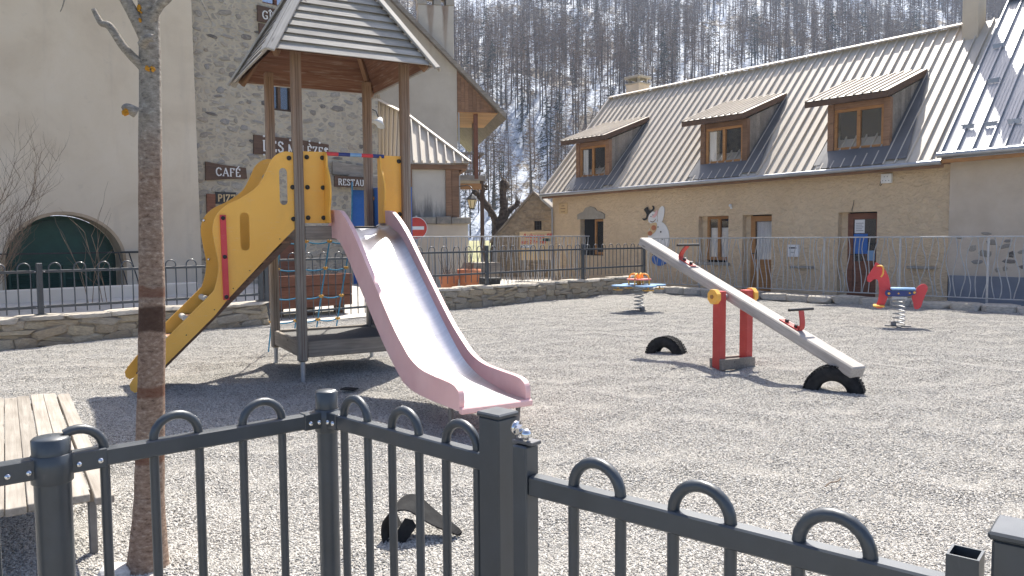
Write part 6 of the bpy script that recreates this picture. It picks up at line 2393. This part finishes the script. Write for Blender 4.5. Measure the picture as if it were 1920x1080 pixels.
def rpost(Mx, s, ztop, r):
    m = MB()
    m.lathe([(r, -.05), (r, ztop - .045)], 28, Mx @ T(s, 0, 0))
    m.lathe([(r + .0015, ztop - .045), (r + .002, ztop - .004), (r - .002, ztop), (.001, ztop + .0015)], 28, Mx @ T(s, 0, 0))
    m.lathe([(r, ztop - .0452), (r + .0015, ztop - .045)], 28, Mx @ T(s, 0, 0))
    p = m.build('post', 'fence_paint', FF)
    m = MB()
    m.lathe([(r + .0025, ZR - .034), (r + .0045, ZR - .032), (r + .0045, ZR + .022), (r + .0025, ZR + .024)], 28, Mx @ T(s, 0, 0))
    m.build('post_collar', 'fence_paint', p)
    return p


def bracket(p, Mx, s0, s1, bolts):
    MB().cbox(s0, s1, -.0172, .0172, ZR - .0205, ZR + .0205, .002, Mx).build('rail_bracket', 'fence_paint', p)
    for s in bolts:
        MB().lathe([(.0065, 0), (.006, .002), (.004, .004), (.001, .005)], 12, Mx @ T(s, -.0172, ZR - .004) @ Matrix.Rotation(math.pi / 2, 4, 'X')).build('bolt', 'chrome', p)


ml, mr, mg = MFi @ MF['L'], MFi @ MF['R'], MFi @ MF['G']
pa = rpost(ml, 0, 1.058, .0335)
pb = rpost(ml, -1.1, 1.058, .0335)
pc = rpost(mr, 0, 1.070, .0255)
panel(FF, ml, .04, .575, [.242, .439], .048)
panel(FF, ml, -1.06, -.04, [-.15 - .195 * i for i in range(5)])
bracket(pa, ml, .028, .098, [.045, .085])
bracket(pa, ml, -.098, -.028, [-.078, -.042])
bracket(pc, ml, .54, .59, [.555, .578])
panel(FF, mr, .028, .575, [.123, .3115, .497])
bracket(pc, mr, .02, .062, [.028, .05])
m = MB()
m.cbox(.575, .632, -.027, .027, -.05, 1.098, .003, mr)
gp = m.build('gate_post', 'fence_paint', FF)
MB().cbox(.572, .635, -.030, .030, 1.098, 1.108, .003, mr).build('post_cap', 'fence_paint', gp)
m = MB()
m.cbox(.722, .790, -.034, .034, -.05, 1.09, .003, mg)
gp2 = m.build('gate_post', 'fence_paint', FF)
MB().cbox(.718, .794, -.038, .038, 1.09, 1.10, .003, mg).build('post_cap', 'fence_paint', gp2)

GT = thing('front_gate', 'dark grey hoop-top metal gate at the lower right', 'gate', (.037, 1.381, 0))
GTi = T(-.037, -1.381, 0) @ MF['G']
panel(GT, GTi, -.002, .672, [.1385, .333, .5315])
m = MB()
m.cbox(-.036, -.002, -.019, .019, .06, 1.072, .003, GTi)
m.build('hinge_stile', 'fence_paint', GT)
# open-topped square latch stile
m = MB()
for a, b, c, d in ((.672, .675, -.02, .02), (.705, .708, -.02, .02), (.675, .705, -.02, -.017), (.675, .705, .017, .02)):
    m.box(a, b, c, d, .06, 1.055, GTi)
m.build('latch_stile', 'fence_paint', GT)
# hinge: bolt, nuts and plate on the stile's top
m = MB()
m.cbox(-.042, .006, -.012, .016, 1.0735, 1.080, .001, GTi)
hp_ = m.build('hinge_plate', 'galvanised_dark', GT)
m = MB()
m.cyl((-.055, .012, 1.097), (-.012, -.006, 1.092), .0055, 10, GTi)
m.ball((-.012, -.006, 1.092), .0105, 12, 8, GTi)
m.lathe([(.001, -.004), (.011, -.004), (.011, .004), (.001, .004)], 6, GTi @ T(-.032, .003, 1.0945) @ Matrix.Rotation(math.pi / 2, 4, 'Y'), sm=False)
m.lathe([(.001, -.003), (.013, -.003), (.013, .003), (.001, .003)], 14, GTi @ T(-.048, .009, 1.096) @ Matrix.Rotation(math.pi / 2, 4, 'Y'))
m.cyl((-.012, -.006, 1.08), (-.012, -.006, 1.09), .006, 8, GTi)
m.build('hinge_bolt', 'chrome', hp_)

# a fallen twig on the gravel
tag(MB().tube(smooth_pts([(0, 0, .012), (.06, .02, .02), (.13, .03, .015), (.20, .07, .012)], 4), .004, 5).build('fallen_twig', 'dry_twig', None, T(1.78, 4.3, .012) @ RZ(R(25))), 'thin dry twig lying on the gravel beyond the gate', 'twig')
